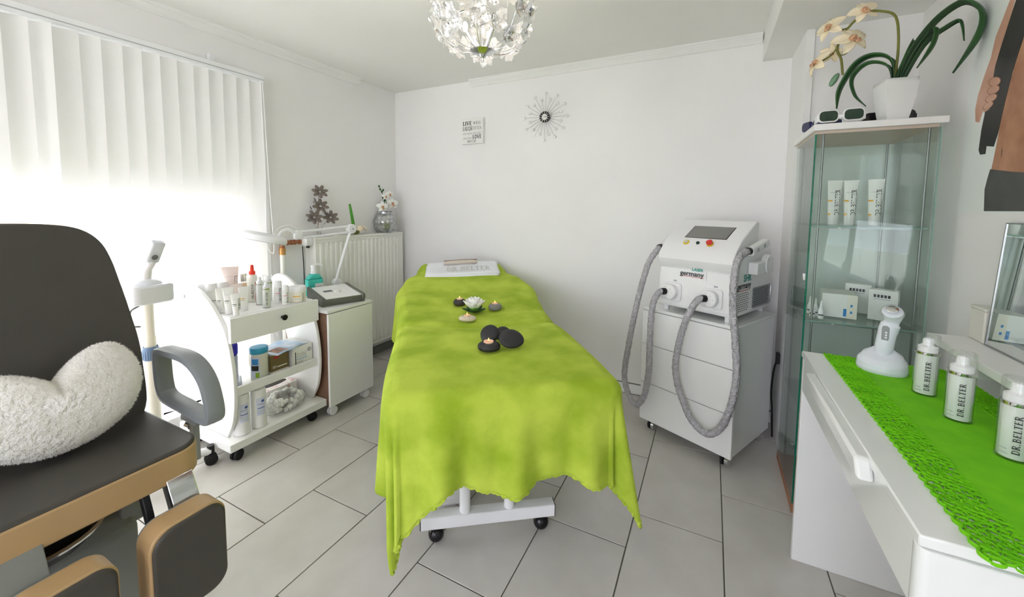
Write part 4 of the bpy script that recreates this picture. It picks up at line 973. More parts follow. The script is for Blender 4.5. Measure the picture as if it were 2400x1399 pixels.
slab(.175, .400, .0, .125, -.002, .0012).build('screen_bezel', 'black_plastic', LZ); slab(.179, .3965, .003, .122, .0012, .0018).build('screen', 'screen_grey', LZ)
nq = Vector((0, -.045, .045)).normalized()
def btn(x_, prof, nm, m): lathe(prof, 20).build(nm, m, LZ, Vector((x_, .074, 1.1245)) + nq * .0, (R(45), 0, 0))
btn(.20, [(.017, 0), (.017, .002), (1e-5, .002)], 'key_switch_plate', 'yellow_disc'); btn(.20, [(.010, .002), (.010, .006), (.006, .008), (1e-5, .008)], 'key_switch', 'chrome')
btn(.265, [(.009, 0), (.009, .005), (.007, .008), (1e-5, .008)], 'start_button', 'dark_green')
btn(.33, [(.018, 0), (.018, .002), (1e-5, .002)], 'stop_plate', 'yellow_disc'); btn(.33, [(.009, .002), (.009, .008), (.016, .012), (.016, .018), (.010, .023), (1e-5, .024)], 'stop_button', 'red_button')
mk = lambda x_, z_, y_=.0335: frame_m((x_, y_, z_), (1, 0, 0), (0, 0, 1))
sans('lettering', 'germany', .036, 'print_black', LZ, mk(.26, .961, .0318), .0004, 0, 1.05)
sans('lettering', 'LASER', .022, 'print_teal', LZ, mk(.288, .985, .0338), .0004, .15, 1.0)
box(.20, .325, .0322, .0328, .944, .946).build('logo_line', 'print_red', LZ); box(.338, .3395, .0322, .0328, .935, .985).build('logo_line', 'print_pale', LZ)
for cx in (.165, .385):
    o = prism(rrect(cx - .058, cx + .042, .80, .90, .014, 4), .022, .034, 'y').build('hose_port', 'white_plastic', LZ, bevel=.003)
    prism(rrect(cx - .066, cx + .028, .808, .892, .038, 6), -.012, .022, 'y').build('port_cap', 'white_plastic', o, bevel=.010, seg=3)
    for q, z_ in ((.0, .83), (.0, .87), (-.025, .82), (-.025, .88), (.012, .85)): cyl((cx + q, -.0125, z_), (cx + q, -.0135, z_), .0016, n=6).build('screw', 'print_grey', o)
    box(cx - .006, cx + .012, .031, .0335, .908, .916).build('port_label', 'print_pale', o)
# vents on the right side
vt = MB()
for r_ in range(9):
    for c_ in range(6): vt.box(.4751, .4758, .075 + c_ * .022 + (r_ % 2) * .011, .075 + c_ * .022 + (r_ % 2) * .011 + .014, .79 + r_ * .011, .793 + r_ * .011)
o = vt.build('vent_slots', 'black_plastic', LZ); o['kind'] = 'stuff'
o = prism(rrect(.255, .488, .785, .895, .012, 3), .474, .477, 'x').build('vent_panel', 'vent_grey', LZ, bevel=.001)
vt = MB()
for r_ in range(9):
    for c_ in range(8): vt.box(.4771, .4776, .265 + c_ * .0245 + (r_ % 2) * .0122, .265 + c_ * .0245 + (r_ % 2) * .0122 + .017, .797 + r_ * .0105, .8012 + r_ * .0105)
vt = vt.build('vent_slots', 'black_plastic', o); vt['kind'] = 'stuff'
box(.474, .482, .484, .490, .79, .89).build('vent_handle', 'chrome', LZ, bevel=.002)
ms = lambda y_, z_: frame_m((.4762, y_, z_), (0, 1, 0), (0, 0, 1))
sans('lettering', 'SHR', .050, 'print_teal', LZ, ms(.185, .955), .001); sans('lettering', 'germany', .046, 'print_black', LZ, ms(.150, .918), .0008); box(.4755, .476, .085, .205, .893, .896).build('logo_line', 'print_red', LZ)
# hand piece holders and hand pieces
def holder(x0, sgn, dz=0):
    hb = prism([(.18, .955), (.33, .955), (.33, 1.02), (.18, 1.02)], x0, x0 + sgn * .045, 'x').build('holder', 'white_plastic', LZ, (0, 0, dz), bevel=.006)
    cyl((x0 + sgn * .02, .33, 1.0), (x0 + sgn * .050, .33, 1.0), .052, n=28).build('holder_disc', 'white_plastic', hb, bevel=.004)
    for q, z_ in ((.35, 1.03), (.35, .97), (.30, 1.03)): cyl((x0 + sgn * .05, q, z_), (x0 + sgn * .0512, q, z_), .002, n=6).build('screw', 'print_grey', hb)
    return hb
holder(.477, 1, .02)
for x_, sgn, z0 in ((.520, 1, 1.10), (.050, -1, 1.085)):
    hp = prism(rrect(-.02, .02, -.018, .022, .010, 3), 0, .20, 'z').build('handpiece', 'white_plastic', LZ, (x_, .075, z0), (R(-78 if sgn > 0 else -62), 0, 0), bevel=.006)
    for q in (.05, .13): lathe([(.010, 0), (.010, .002), (.007, .003), (1e-5, .003)], 12).build('screw', 'print_pale', hp, (.0205 * sgn, 0, q), (0, R(90 * sgn), 0))
HZ = [([(.135, -.012, .852), (.118, -.045, .845), (.098, -.065, .78), (.090, -.068, .66), (.088, -.066, .50), (.084, -.062, .38), (.06, -.06, .24), (.008, -.058, .165), (-.045, -.055, .20), (-.082, -.055, .31), (-.062, -.05, .50), (-.03, -.045, .70), (.0, -.035, .86), (.028, -.01, 1.0), (.048, .045, 1.075), (.050, .072, 1.087)], 'left'),
      ([(.358, -.012, .852), (.338, -.045, .845), (.305, -.065, .77), (.272, -.068, .66), (.246, -.068, .50), (.256, -.066, .40), (.295, -.065, .30), (.35, -.064, .215), (.43, -.062, .185), (.495, -.062, .26), (.535, -.062, .40), (.546, -.06, .53), (.532, -.055, .68), (.515, -.05, .80), (.506, -.045, .94), (.508, -.02, 1.06), (.518, .04, 1.10), (.520, .072, 1.105)], 'right')]
for pts, nm in HZ:
    sp = spline(pts, 16); rs = [.0168 + .0016 * sin(i * 1.9) * sin(i * .61) for i in range(len(sp))]
    hm = tube(sp, rs, 14); hm.v = [(a + random.uniform(-.0009, .0009), b_ + random.uniform(-.0009, .0009), c_ + random.uniform(-.0009, .0009)) for a, b_, c_ in hm.v]
    h_ = hm.build('hose', 'hose_grey', LZ, ang=180)
    for a, b_ in ((sp[0], sp[6]), (sp[-1], sp[-7])):
        d = (Vector(b_) - Vector(a)).normalized(); cyl(Vector(a) - d * .004, Vector(a) + d * .024, .0185, n=16).build('hose_ring', 'black_plastic', h_, bevel=.003)
# mains cable and switch behind the cabinet
PL_ = thing('power_plug', 'black mains plug and cable beside the glass cabinet', 'plug', (.372, 2.64, .47))
box(-.012, .006, -.018, .018, -.03, .03).build('plug', 'black_plastic', PL_, bevel=.003); tube(spline([(-.008, 0, -.02), (-.02, -.005, -.08), (-.025, -.005, -.20), (-.018, -.01, -.30), (-.01, -.01, -.46)], 6), .005, 8).build('cable', 'black_rubber', PL_)

# ================================================================== GLASS DISPLAY CABINET
GC = thing('glass_display_cabinet', 'narrow glass display cabinet with white top in the right corner', 'cabinet', (.36, 2.0, 0))
CX, CY = .365, .425
box(-.008, CX + .02, -.012, CY + .01, 1.622, 1.647).build('top_board', 'white_lacquer', GC, bevel=.002)
box(0.004, CX, .004, CY, 1.610, 1.6215).build('top_underside', 'board_beige', GC)
box(0.012, CX, .008, CY, 0.0, .035).build('base_board', 'wood_base', GC, bevel=.002); box(.0, .0118, .0, CY + .004, .0, .045).build('plinth_strip', 'wood_base', GC, bevel=.002)
box(-.001, .004, .002, CY, .046, 1.608).build('door_pane', 'cabinet_glass', GC)
box(.006, CX, -.004, .001, .036, 1.609).build('side_pane', 'cabinet_glass', GC); box(.006, CX, CY - .006, CY - .001, .036, 1.609).build('side_pane', 'cabinet_glass', GC)
box(CX - .004, CX + .001, .003, CY - .008, .036, 1.609).build('back_pane', 'cabinet_glass', GC)
box(-.0015, .0045, -.004, .0012, .046, 1.608).build('door_edge', 'glass_edge', GC); box(CX + .0012, CX + .005, -.005, .0012, .036, 1.609).build('pane_edge', 'glass_edge_pale', GC)
for x_, y_ in ((.03, .014), (CX - .022, .014), (.03, CY - .02), (CX - .022, CY - .02)): cyl((x_, y_, .035), (x_, y_, 1.61), .0042, n=10).build('rod', 'grey_rod', GC)
for z_ in (.452, .850, 1.243):
    o = box(.008, CX - .008, .006, CY - .01, z_ - .005, z_).build('glass_shelf', 'cabinet_glass', GC)
    box(.008, CX - .008, .0042, .006, z_ - .005, z_).build('shelf_edge', 'glass_edge_pale', o); box(.02, CX - .02, .010, .017, z_ - .010, z_ - .0055).build('shelf_support', 'grey_rod', o)
    for x_ in (.10, .25): cyl((x_, .014, z_ - .010), (x_, .014, z_ - .005), .006, n=8).build('shelf_pad', 'cream_plastic', o)
box(-.012, -.0015, -.004, .012, 1.045 - .03, 1.045).build('magnet_catch', 'chrome', GC, bevel=.002)
cg = 'tubes on the top glass shelf'
for k, (x_, y_, lb) in enumerate(((.478, 2.20, 'white DR.BELTER tube nearest the cabinet door'), (.534, 2.20, 'white DR.BELTER tube in the middle of the glass shelf'), (.608, 2.17, 'white DR.BELTER tube nearest the right wall in the cabinet'))):
    lb = lb.replace('DR.BELTER ', 'lettered ')
    cos_tube(lb, (x_, y_, 1.2436), fc_(x_, y_) + .12, .192, .052, .019, 'tube_white', 'white_plastic', None, 'DR.BELTER', cg, ths=.017, tx=.36, capc=.13)
    t = bpy.context.scene.collection.objects[-1].parent
    box(-.024, -.008, -.0225, -.0215, .10, .106).build('orange_mark', 'print_orange', t); box(-.022, -.012, -.0235, -.0225, .042, .048).build('orange_mark', 'print_orange', t)
t = thing('product_carton', 'wide white carton with blue logo on the lower glass shelf', 'box', (.505, 2.17, .8508), R(-8)); box(-.055, .06, -.06, .075, 0, .10).build('carton', 'card_white', t, bevel=.001)
box(.03, .062, -.0612, -.0602, .0, .10).build('end_flap', 'cream_plastic', t); box(.018, .028, -.0612, -.0604, .008, .04).build('logo', 'print_sky', t); box(.040, .047, -.0616, -.061, .05, .06).build('logo', 'print_sky', t); box(.040, .047, -.0616, -.061, .022, .032).build('logo', 'print_sky', t)
for lb, x_, y_, rz in (('flat white carton standing behind the wide carton', .605, 2.275, -20), ('flat white carton leaning beside the right cabinet pane', .655, 2.15, -24)):
    t = thing('flat_carton', lb, 'box', (x_, y_, .8508), R(rz), 'flat cartons on the lower glass shelf'); box(-.045, .045, -.022, .022, 0, .128).build('carton', 'card_white', t, bevel=.001)
    for q in range(5): box(-.03 + q * .011, -.022 + q * .011, -.0227, -.0221, .096, .108).build('print_mark', 'print_black', t)
    box(-.028, .022, -.0227, -.0221, .088, .0905).build('print_mark', 'print_pale', t)
    for q in range(2): box(.0452, .0457, -.01 + q * .012, -.006 + q * .012, .02, .08).build('print_mark', 'print_grey', t)
for k, (x_, y_) in enumerate(((.402, 2.07), (.418, 2.10), (.405, 2.14), (.428, 2.055))):
    t = bottle('ampoule_bottle', ('tiny white dropper bottle nearest the cabinet door', 'tiny white dropper bottle beside the door catch', 'rearmost tiny white dropper bottle in the cabinet', 'foremost tiny white dropper bottle by the front rod')[k], (x_, y_, .8508), fc_(x_, y_), [(.0095, 0), (.0105, .003), (.0105, .035), (.006, .047), (.004, .052)], 'white_plastic', [(.0045, .052), (.003, .075), (1e-5, .076)], group='dropper bottles in the cabinet', stripes=((.014, .019, -.9, .9, 'print_black'),))

# ---- on top of the cabinet
ZC1 = 1.6475
PT = thing('potted_orchid', 'cream orchid with long dark leaves in a white square pot', 'orchid', (.612, 2.065, ZC1), R(8))
def pot(a, b_):
    hw = .033 + .018 * min(1, b_ * 1.15) ** .8; c4 = 2 * PI * a + PI / 4; ca, sa = cos(c4), sin(c4); k = hw / max(abs(ca), abs(sa)) ** .88; return (k * ca, k * sa, .155 * b_)
pb = MB().grid(pot, 48, 8, wrap=True); pb.f.append(tuple(i * 9 for i in range(47, -1, -1))); pb.build('pot', 'gloss_white', PT, ang=40, solid=.003, soff=-1)
box(-.043, .043, -.043, .043, .135, .145).build('soil', 'print_grey', PT); lathe([(.025, .145), (.018, .165), (1e-5, .17)], 14, (-.012, -.01, 0)).build('wrap', 'film', PT)
tc_ = Matrix.Rotation(R(-8), 3, 'Z')
def W(dx, dz, dy=0):           # dx to the right (leaves on the wall side lean into the room), dz up
    q = Vector((.66, -.48, 0)) * dx if dx > 0 else Vector((.94, -.30, 0)) * dx
    return tc_ @ (q + Vector((0, dy, dz)))
leafs = [([(-.005, .15), (-.02, .235), (-.07, .262), (-.12, .24), (-.163, .156), (-.174, .08)], [.03, .04, .042, .04, .034, .008], .0), ([(-.01, .15), (-.03, .215), (-.088, .235), (-.13, .19), (-.12, .123), (-.088, .07)], [.024, .03, .03, .028, .026, .006], -.03),
 ([(0.01, .15), (.03, .24), (.11, .345), (.20, .385), (.264, .33), (.262, .246), (.19, .14)], [.03, .042, .042, .042, .046, .044, .010], .0), ([(.018, .15), (.078, .265), (.144, .308), (.195, .315), (.207, .24)], [.024, .03, .03, .026, .006], -.02),
 ([(.01, .15), (.045, .235), (.095, .305), (.125, .305), (.112, .245), (.06, .18)], [.03, .042, .042, .038, .03, .006], -.035), ([(-.005, .15), (.012, .20), (.035, .26), (.055, .30)], [.045, .048, .04, .02], .02)]
for pts, ws, dy in leafs: ribbon([W(a, b_, dy * (i / len(pts))) for i, (a, b_) in enumerate(pts)], [w_ * 1.35 for w_ in ws], tc_ @ Vector((.5, .85, 0)), .18).build('leaf', 'leaf_dark', PT, solid=.002)
st = [W(*q) for q in ((-.005, .15), (.0, .28), (-.013, .395), (-.055, .432), (-.105, .44), (-.155, .40), (-.187, .33), (-.172, .28), (-.163, .215))]
tube(spline(st, 6), .0045, 8).build('flower_stem', 'stem_green', PT)
tube(spline([W(-.155, .40), W(-.18, .40), W(-.215, .42)], 4), .0025, 6).build('flower_stem', 'stem_green', PT); tube(spline([W(-.187, .33), W(-.21, .30), W(-.245, .285)], 4), .0025, 6).build('flower_stem', 'stem_green', PT)
tube(spline([W(-.175, .295), W(-.155, .30), W(-.146, .335)], 4), .0025, 6).build('flower_stem', 'stem_green', PT)
for q, s, rz in (((-.220, .415, -.01), 1.35, -35), ((-.146, .345, -.02), 1.55, 25), ((-.255, .28, -.01), 1.35, -60), ((-.11, .45, -.005), 1.2, 5), ((-.20, .315, .02), 1.0, 150)):
    orchid_bloom(PT, W(*q), (R(68), R(-15), R(rz - 10)), s)
ell((0, 0, 0), (.012, .012, .030), 10, 8).build('bud', 'bud', PT, W(-.19, .20), (0, R(28), 0))
def goggles(nm, label, loc, rz, fm, lm, s=1.0):
    t = thing(nm, label, 'goggles', loc, rz, 'protective goggles on the cabinet')
    for sg_ in (-1, 1):
        pl_ = [(sg_ * .034 * s + a * s, .024 * s + b_ * s) for a, b_ in rrect(-.029, .029, -.021, .021, .014, 4)]
        o = prism(pl_, -.004, .005, 'y').build('rim', fm, t, bevel=.002)
        pl2 = [(sg_ * .034 * s + a * s, .024 * s + b_ * s) for a, b_ in rrect(-.025, .025, -.017, .017, .012, 4)]
        prism(pl2, -.0065, -.0045, 'y').build('lens', lm, t, bevel=.001)
        prism([(0.0, .008), (.05, .010), (.075, .012), (.075, .036), (.05, .040), (0.0, .040)], sg_ * .060 * s, sg_ * .066 * s, 'x').build('side_shield', fm, t, bevel=.002)
    prism(rrect(-.008, .008, .018, .032, .004, 2), -.003, .004, 'y').build('bridge', fm, t, bevel=.001)
    return t
goggles('laser_goggles', 'white protective goggles with dark green lenses on the cabinet', (.440, 2.012, ZC1 + .004), R(-4), 'white_plastic', 'goggle_green', 1.15)
goggles('laser_goggles', 'blue protective goggles at the left corner of the cabinet top', (.378, 2.17, ZC1 + .003), R(-66), 'goggle_blue', 'goggle_blue', 1.0)
goggles('laser_goggles', 'black eye goggles lying behind the orchid pot', (.625, 2.15, ZC1 + .003), R(-6), 'black_gloss', 'black_lens', 1.25)

# ================================================================== DESK WITH RUNNER
DK = thing('white_desk', 'glossy white desk along the right wall', 'desk', (.315, 1.74, 0))
box(0, .483, -.92, .005, .772, .792).build('desk_top', 'gloss_white', DK, bevel=.003)
box(.004, .020, -.895, -.02, .652, .771).build('drawer_front', 'gloss_white', DK, bevel=.003)
hp_ = [(-.19, .750), (-.215, .789), (-.70, .789), (-.725, .750)]
prism(hp_, -.026, .004, 'x').build('drawer_pull', 'gloss_white', DK, bevel=.007)
box(.005, .48, -.018, .004, 0, .771).build('end_panel', 'white_lacquer', DK, bevel=.002)
prism(rrect(.0, .48, -.925, -.890, .014, 4), 0, .7715).build('end_panel', 'gloss_white', DK, bevel=.002)
box(.46, .478, -.89, -.02, .40, .771).build('back_panel', 'white_lacquer', DK)
ZD = .7925
RN = thing('lace_runner', 'bright green felt runner with lace edges on the desk', 'runner', (0, 0, ZD))
RX0, RX1, RY0, RY1 = .385, .705, .80, 1.742
box(RX0 + .065, RX1 - .055, RY0, RY1 - .004, .0005, .0028).build('centre_panel', 'runner', RN)
random.seed(5)
def lace(x0, x1, sgn):
    b = MB(); y_ = RY0; row = 0
    nrow = 5; wdt = (x1 - x0)
    for r_ in range(nrow):
        xx = x0 + wdt * (r_ + .5) / nrow; y_ = RY0 + (.007 if r_ % 2 else 0); i = 0
        while y_ < RY1 - .008:
            rr = .0078 + random.uniform(-.001, .0015); sq = random.uniform(.7, 1.0)
            b.tube([(xx + rr * cos(2 * PI * k / 9), y_ + rr * sq * sin(2 * PI * k / 9), .0022 + .0012 * sin(k + i)) for k in range(9)], random.uniform(.0022, .0034), 4, closed=True, sy=.5)
            y_ += .0145; i += 1
    # scalloped outer edge
    xe = x0 if sgn < 0 else x1
    b.tube([(xe + sgn * (.006 * abs(sin(PI * q / 8)) + .002), RY0 + (RY1 - RY0) * q / 320, .002) for q in range(321)], .0035, 5, sy=.5)
    for q in range(7):
        xx = x0 + wdt * q / 6; b.tube([(xx + .003 * sin(k * .9 + q), RY0 + (RY1 - RY0) * k / 200, .0018 + .001 * sin(k * 1.3 + q)) for k in range(201)], .0022, 4, sy=.6)
    o = b.build('lace_border', 'runner', RN); o['kind'] = 'stuff'
lace(RX0, RX0 + .067, -1); lace(RX1 - .057, RX1, 1)
t = thing('skin_device', 'white handheld skin care device in its dock on the runner', 'device', (.505, 1.635, ZD + .003), R(-22))
def dock(a, b_):
    ph = 2 * PI * a; r = interp([(0, .060), (.15, .063), (.5, .061), (.8, .050), (1, .030)], b_); return (r * cos(ph), r * .85 * sin(ph), .062 * b_ + .014 * b_ * sin(ph))
db_ = MB().grid(dock, 32, 12, wrap=True); db_.f += [tuple(i * 13 for i in range(31, -1, -1)), tuple(i * 13 + 12 for i in range(32))]; db_.build('dock', 'cool_plastic', t, ang=50)
ax_ = [(0, .004, .040), (.002, .004, .075), (.006, .008, .12), (.012, .012, .15), (.016, .010, .170), (.016, .0, .190)]
tube(spline(ax_, 5), [.021] * 5 + [.023] * 6 + [.024] * 5 + [.019] * 4 + [.021] * 3 + [.026] * 3, 18).build('handle', 'cool_plastic', t, ang=60)
lathe([(.026, 0), (.030, .006), (.028, .014), (.020, .018), (1e-5, .018)], 24).build('treatment_head', 'clear_plastic', t, (.016, -.006, .188), (R(38), 0, 0))
lathe([(.024, -.012), (.025, .010), (.019, .013), (1e-5, .013)], 24).build('head_core', 'cool_plastic', t, (.016, -.004, .188), (R(38), 0, 0))
lathe([(.015, 0), (.015, .004), (.012, .006), (1e-5, .0065)], 20).build('metal_tip', 'chrome', t, (.016, -.014, .2015), (R(38), 0, 0))
prism(rrect(-.009, .009, .10, .148, .008, 4), -.0225, -.014, 'y').build('button_panel', 'vent_grey', t, (.004, .006, 0), bevel=.002)
for z_ in (.112, .120, .128): cyl((.006, -.016, z_), (.006, -.0175, z_), .003, n=10).build('button', 'cool_plastic', t)
for k, (x_, y_) in enumerate(((.552, 1.482), (.560, 1.332), (.578, 1.172), (.59, 1.02))):
    pump_bottle(('white airless bottle nearest the skin care device', 'second white airless bottle on the green runner', 'large white airless bottle at the right picture edge', 'cropped airless bottle nearest the camera on the runner')[k], (x_, y_, ZD + .0029), fc_(x_, y_), .168, .0255, 'airless bottles on the runner', big=True)
# wall shelf, frosted box, mirror
t = thing('wall_shelf', 'narrow white wall shelf above the desk', 'shelf', (XR, 1.2, .875)); box(-.14, -.001, -.62, .59, 0, .025).build('board', 'white_lacquer', t, bevel=.003)
for y_ in (-.4, .4): box(-.10, -.002, y_ - .01, y_ + .01, -.05, -.0005).build('bracket', 'white_lacquer', t, bevel=.002)
t = thing('frosted_box', 'pale frosted plastic box on the wall shelf behind the mirror', 'box', (.775, 1.755, .9005)); box(-.018, .022, -.045, .033, 0, .098).build('box_body', 'milky_plastic', t, bevel=.004); box(-.019, .023, -.046, .034, .0982, .108).build('lid', 'milky_plastic', t, bevel=.003)
t = thing('shelf_mirror', 'frameless mirror with thin metal edge leaning on the shelf', 'mirror', (.760, 1.325, .9008)); t.rotation_euler = (0, R(3.0), 0)
box(.0005, .006, -.375, .375, 0, .372).build('backing', 'steel', t); box(-.001, .0, -.371, .371, .004, .368).build('mirror_glass', 'mirror', t)
fr_ = MB().box(-.003, .0, -.375, -.371, 0, .372).box(-.003, .0, .371, .375, 0, .372).box(-.003, .0, -.371, .371, 0, .004).box(-.003, .0, -.371, .371, .368, .372); fr_.build('edge_frame', 'steel', t)

# ================================================================== POSTER ON THE RIGHT WALL
PO = thing('wall_poster', 'tall poster of a bare torso with an open dark shirt', 'poster', (XR, 0, 0))
box(-.002, -.0005, 1.10, 2.02, 1.300, 2.14).build('paper', 'poster_paper', PO)
def printed(nm, m, pts, e, mir=False):
    cy = 1.635
    pp = [((2 * cy - a) if mir else a, b_) for a, b_ in pts]
    prism([(a, b_) for a, b_ in pp], -.0022 - e, -.0021, 'x').build(nm, m, PO, smooth=False)
torso = [(1.845, 1.436), (1.838, 1.47), (1.833, 1.499), (1.823, 1.572), (1.802, 1.671), (1.784, 1.732), (1.76, 1.80), (1.76, 1.97), (1.72, 2.04), (1.635, 2.06), (1.55, 2.04), (1.51, 1.97), (1.51, 1.80), (1.486, 1.732), (1.468, 1.671), (1.447, 1.572), (1.437, 1.499), (1.432, 1.47), (1.425, 1.436), (1.635, 1.405)]
printed('printed_torso', 'skin_print', torso, .0002)
printed('printed_trousers', 'trouser_print', [(1.862, 1.306), (1.869, 1.377), (1.859, 1.415), (1.85, 1.441), (1.75, 1.425), (1.635, 1.41), (1.52, 1.425), (1.42, 1.441), (1.411, 1.415), (1.401, 1.377), (1.408, 1.306)], .0004)
arm = [(1.80, 1.98), (1.835, 1.955), (1.86, 1.913), (1.888, 1.869), (1.904, 1.808), (1.932, 1.757), (1.957, 1.701), (1.966, 1.656), (1.958, 1.612), (1.935, 1.606), (1.919, 1.646), (1.910, 1.706), (1.883, 1.73), (1.875, 1.772), (1.852, 1.833), (1.822, 1.902)]
shirt = [(1.72, 2.08), (1.81, 2.0), (1.804, 1.943), (1.822, 1.902), (1.852, 1.833), (1.876, 1.772), (1.882, 1.724), (1.905, 1.642), (1.918, 1.578), (1.923, 1.511), (1.912, 1.495), (1.884, 1.494), (1.882, 1.519), (1.843, 1.512), (1.828, 1.551), (1.808, 1.641), (1.787, 1.727), (1.752, 1.814), (1.72, 1.93), (1.70, 2.03)]
fist = [(1.880, 1.735), (1.868, 1.73), (1.862, 1.70), (1.872, 1.66), (1.885, 1.638), (1.914, 1.634), (1.926, 1.655), (1.920, 1.712), (1.906, 1.732)]
fingers = [(1.870, 1.722, .030, .0135, .25), (1.872, 1.697, .030, .0125, .12), (1.880, 1.673, .029, .0115, .05), (1.893, 1.652, .026, .0105, -.05)]
for mir in (False, True):
    printed('printed_arm', 'skin_print_light', arm, .0006, mir); printed('printed_shirt', 'shirt_print', shirt, .0008, mir); printed('printed_fist', 'skin_print_light', fist, .0010, mir)
    for fy, fz_, fa, fb, fr_ in fingers:
        for sc, mm, ee in ((1.12, 'skin_line', .0011), (1.0, 'skin_print_light', .0013)):
            printed('printed_finger', mm, [(fy + fa * sc * cos(q_) ** 1 * cos(fr_) - fb * sc * sin(q_) * sin(fr_), fz_ + fa * sc * cos(q_) * sin(fr_) + fb * sc * sin(q_) * cos(fr_)) for q_ in [2 * PI * kk / 16 for kk in range(16)]], ee, mir)
    for cyy, czz, ry_, rz_ in ((1.69, 1.80, .042, .020), (1.672, 1.70, .026, .006), (1.672, 1.635, .026, .005), (1.672, 1.57, .026, .005), (1.80, 1.52, .004, .05)):
        printed('printed_muscle_line', 'skin_line', [(cyy + ry_ * cos(PI + PI * q / 10), czz + rz_ * sin(PI + PI * q / 10)) for q in range(11)] + [(cyy + ry_ * cos(2 * PI - PI * q / 10), czz + .5 * rz_ * sin(2 * PI - PI * q / 10)) for q in range(1, 10)], .0004, mir)

# ================================================================== TREATMENT CHAIR
CHR = thing('treatment_chair', 'dark brown pedicure chair with beige edges and grey armrest', 'chair', (-1.62, .29, 0))
sx0, sx1, hy = -.10, .29, .325
so = prism(rrect(sx0, sx1, -hy, hy, [.07, .03, .03, .07], 8), .515, .597).build('seat_band', 'beige_vinyl', CHR, bevel=.006)
def seat_top(inx, z0, z1): return prism(rrect(sx0 + inx, sx1 - inx, -hy + inx, hy - inx, [.066, .03, .03, .066], 8), z0, z1)
seat_top(.003, .590, .606).build('seat_cushion', 'leather', CHR, bevel=.010, seg=3)
# backrest, leaning back; outline in (y, t)
lean = math.atan2(.17, .645); bx0, bz0 = -.065, .60
out = [(hy - .02, -.02), (hy + .005, .04), (hy + .012, .16), (hy + .012, .25), (hy + .002, .36), (hy - .010, .46), (hy - .020, .53), (hy - .036, .59), (hy - .066, .632), (hy - .11, .655), (hy - .18, .665), (hy - .26, .668)]
out = [(v.x, v.y) for v in spline([Vector((a, b_, 0)) for a, b_ in out], 4)]
outl = out + [(-a, b_) for a, b_ in reversed(out)]
Mb = Matrix.Translation((bx0, 0, bz0)) @ Matrix.Rotation(-lean, 4, 'Y')
bb_ = prism([(a, b_) for a, b_ in outl], -.075, -.010, 'x').build('backrest_band', 'beige_vinyl', CHR, bevel=.004); bb_.matrix_basis = Mb
inn = [(a * .992, b_ - .004 if b_ > .3 else b_) for a, b_ in outl]
bf = prism(inn, -.012, .006, 'x').build('backrest_cushion', 'leather', CHR, bevel=.010, seg=3); bf.matrix_basis = Mb
for yc in (.225, -.005):
    yy = yc - .0
    pts = rrect(yy - .088, yy + .088, .215, .475, [.045, .05, .05, .045], 8)
    pd = prism(pts, .335, .405, 'x').build('leg_rest_band', 'beige_vinyl', CHR, bevel=.004)
    pts2 = rrect(yy - .082, yy + .085, .220, .470, [.042, .05, .05, .042], 8)
    prism(pts2, .395, .412, 'x').build('leg_rest_pad', 'leather', pd, bevel=.007, seg=3)
    prism(rrect(yy - .085, yy + .085, .22, .472, .045, 6), .328, .337, 'x').build('leg_rest_shell', 'base_grey', pd, bevel=.002)
    prism([(.25, .53), (.29, .53), (.335, .45), (.335, .30), (.31, .30), (.29, .45)], yy - (.0 if yc > .1 else .10), yy + (.062 if yc > .1 else .0), 'y').build('leg_rest_bracket', 'chrome' if yc > .1 else 'base_grey', CHR, bevel=.002)  # left plate's grey stands in for dark reflections in chrome
prism([(-.18, 0), (.18, 0), (.18, .385), (.14, .425), (-.18, .425)], -.17, .20, 'y').build('base_box', 'base_grey', CHR, bevel=.012)
prism([(-.12, .38), (.16, .38), (.16, .45), (-.12, .45)], .17, .222, 'y').build('base_clip', 'base_grey', CHR, bevel=.008)
box(-.12, .14, -.1, .12, .40, .515).build('lift_column', 'base_grey', CHR, bevel=.01)
lathe([(.125, 0), (.13, .004), (.125, .008), (.118, .006), (.10, -.03), (1e-5, -.035)], 32).build('foot_bowl', 'black_gloss', CHR, (.135, .012, .462)); lathe([(.122, -.004), (.131, 0), (.133, .006), (.126, .010), (.121, .006), (.122, -.004)], 32).build('bowl_rim', 'chrome', CHR, (.135, .012, .464))
prism([(.21, .50), (.23, .51), (.262, .44), (.270, .405), (.258, .402), (.245, .42)], .188, .206, 'y').build('lever', 'black_plastic', CHR, bevel=.003)
prism([(.24, .52), (.275, .515), (.275, .45), (.262, .43), (.24, .46)], .258, .270, 'y').build('hinge', 'black_plastic', CHR, bevel=.003)
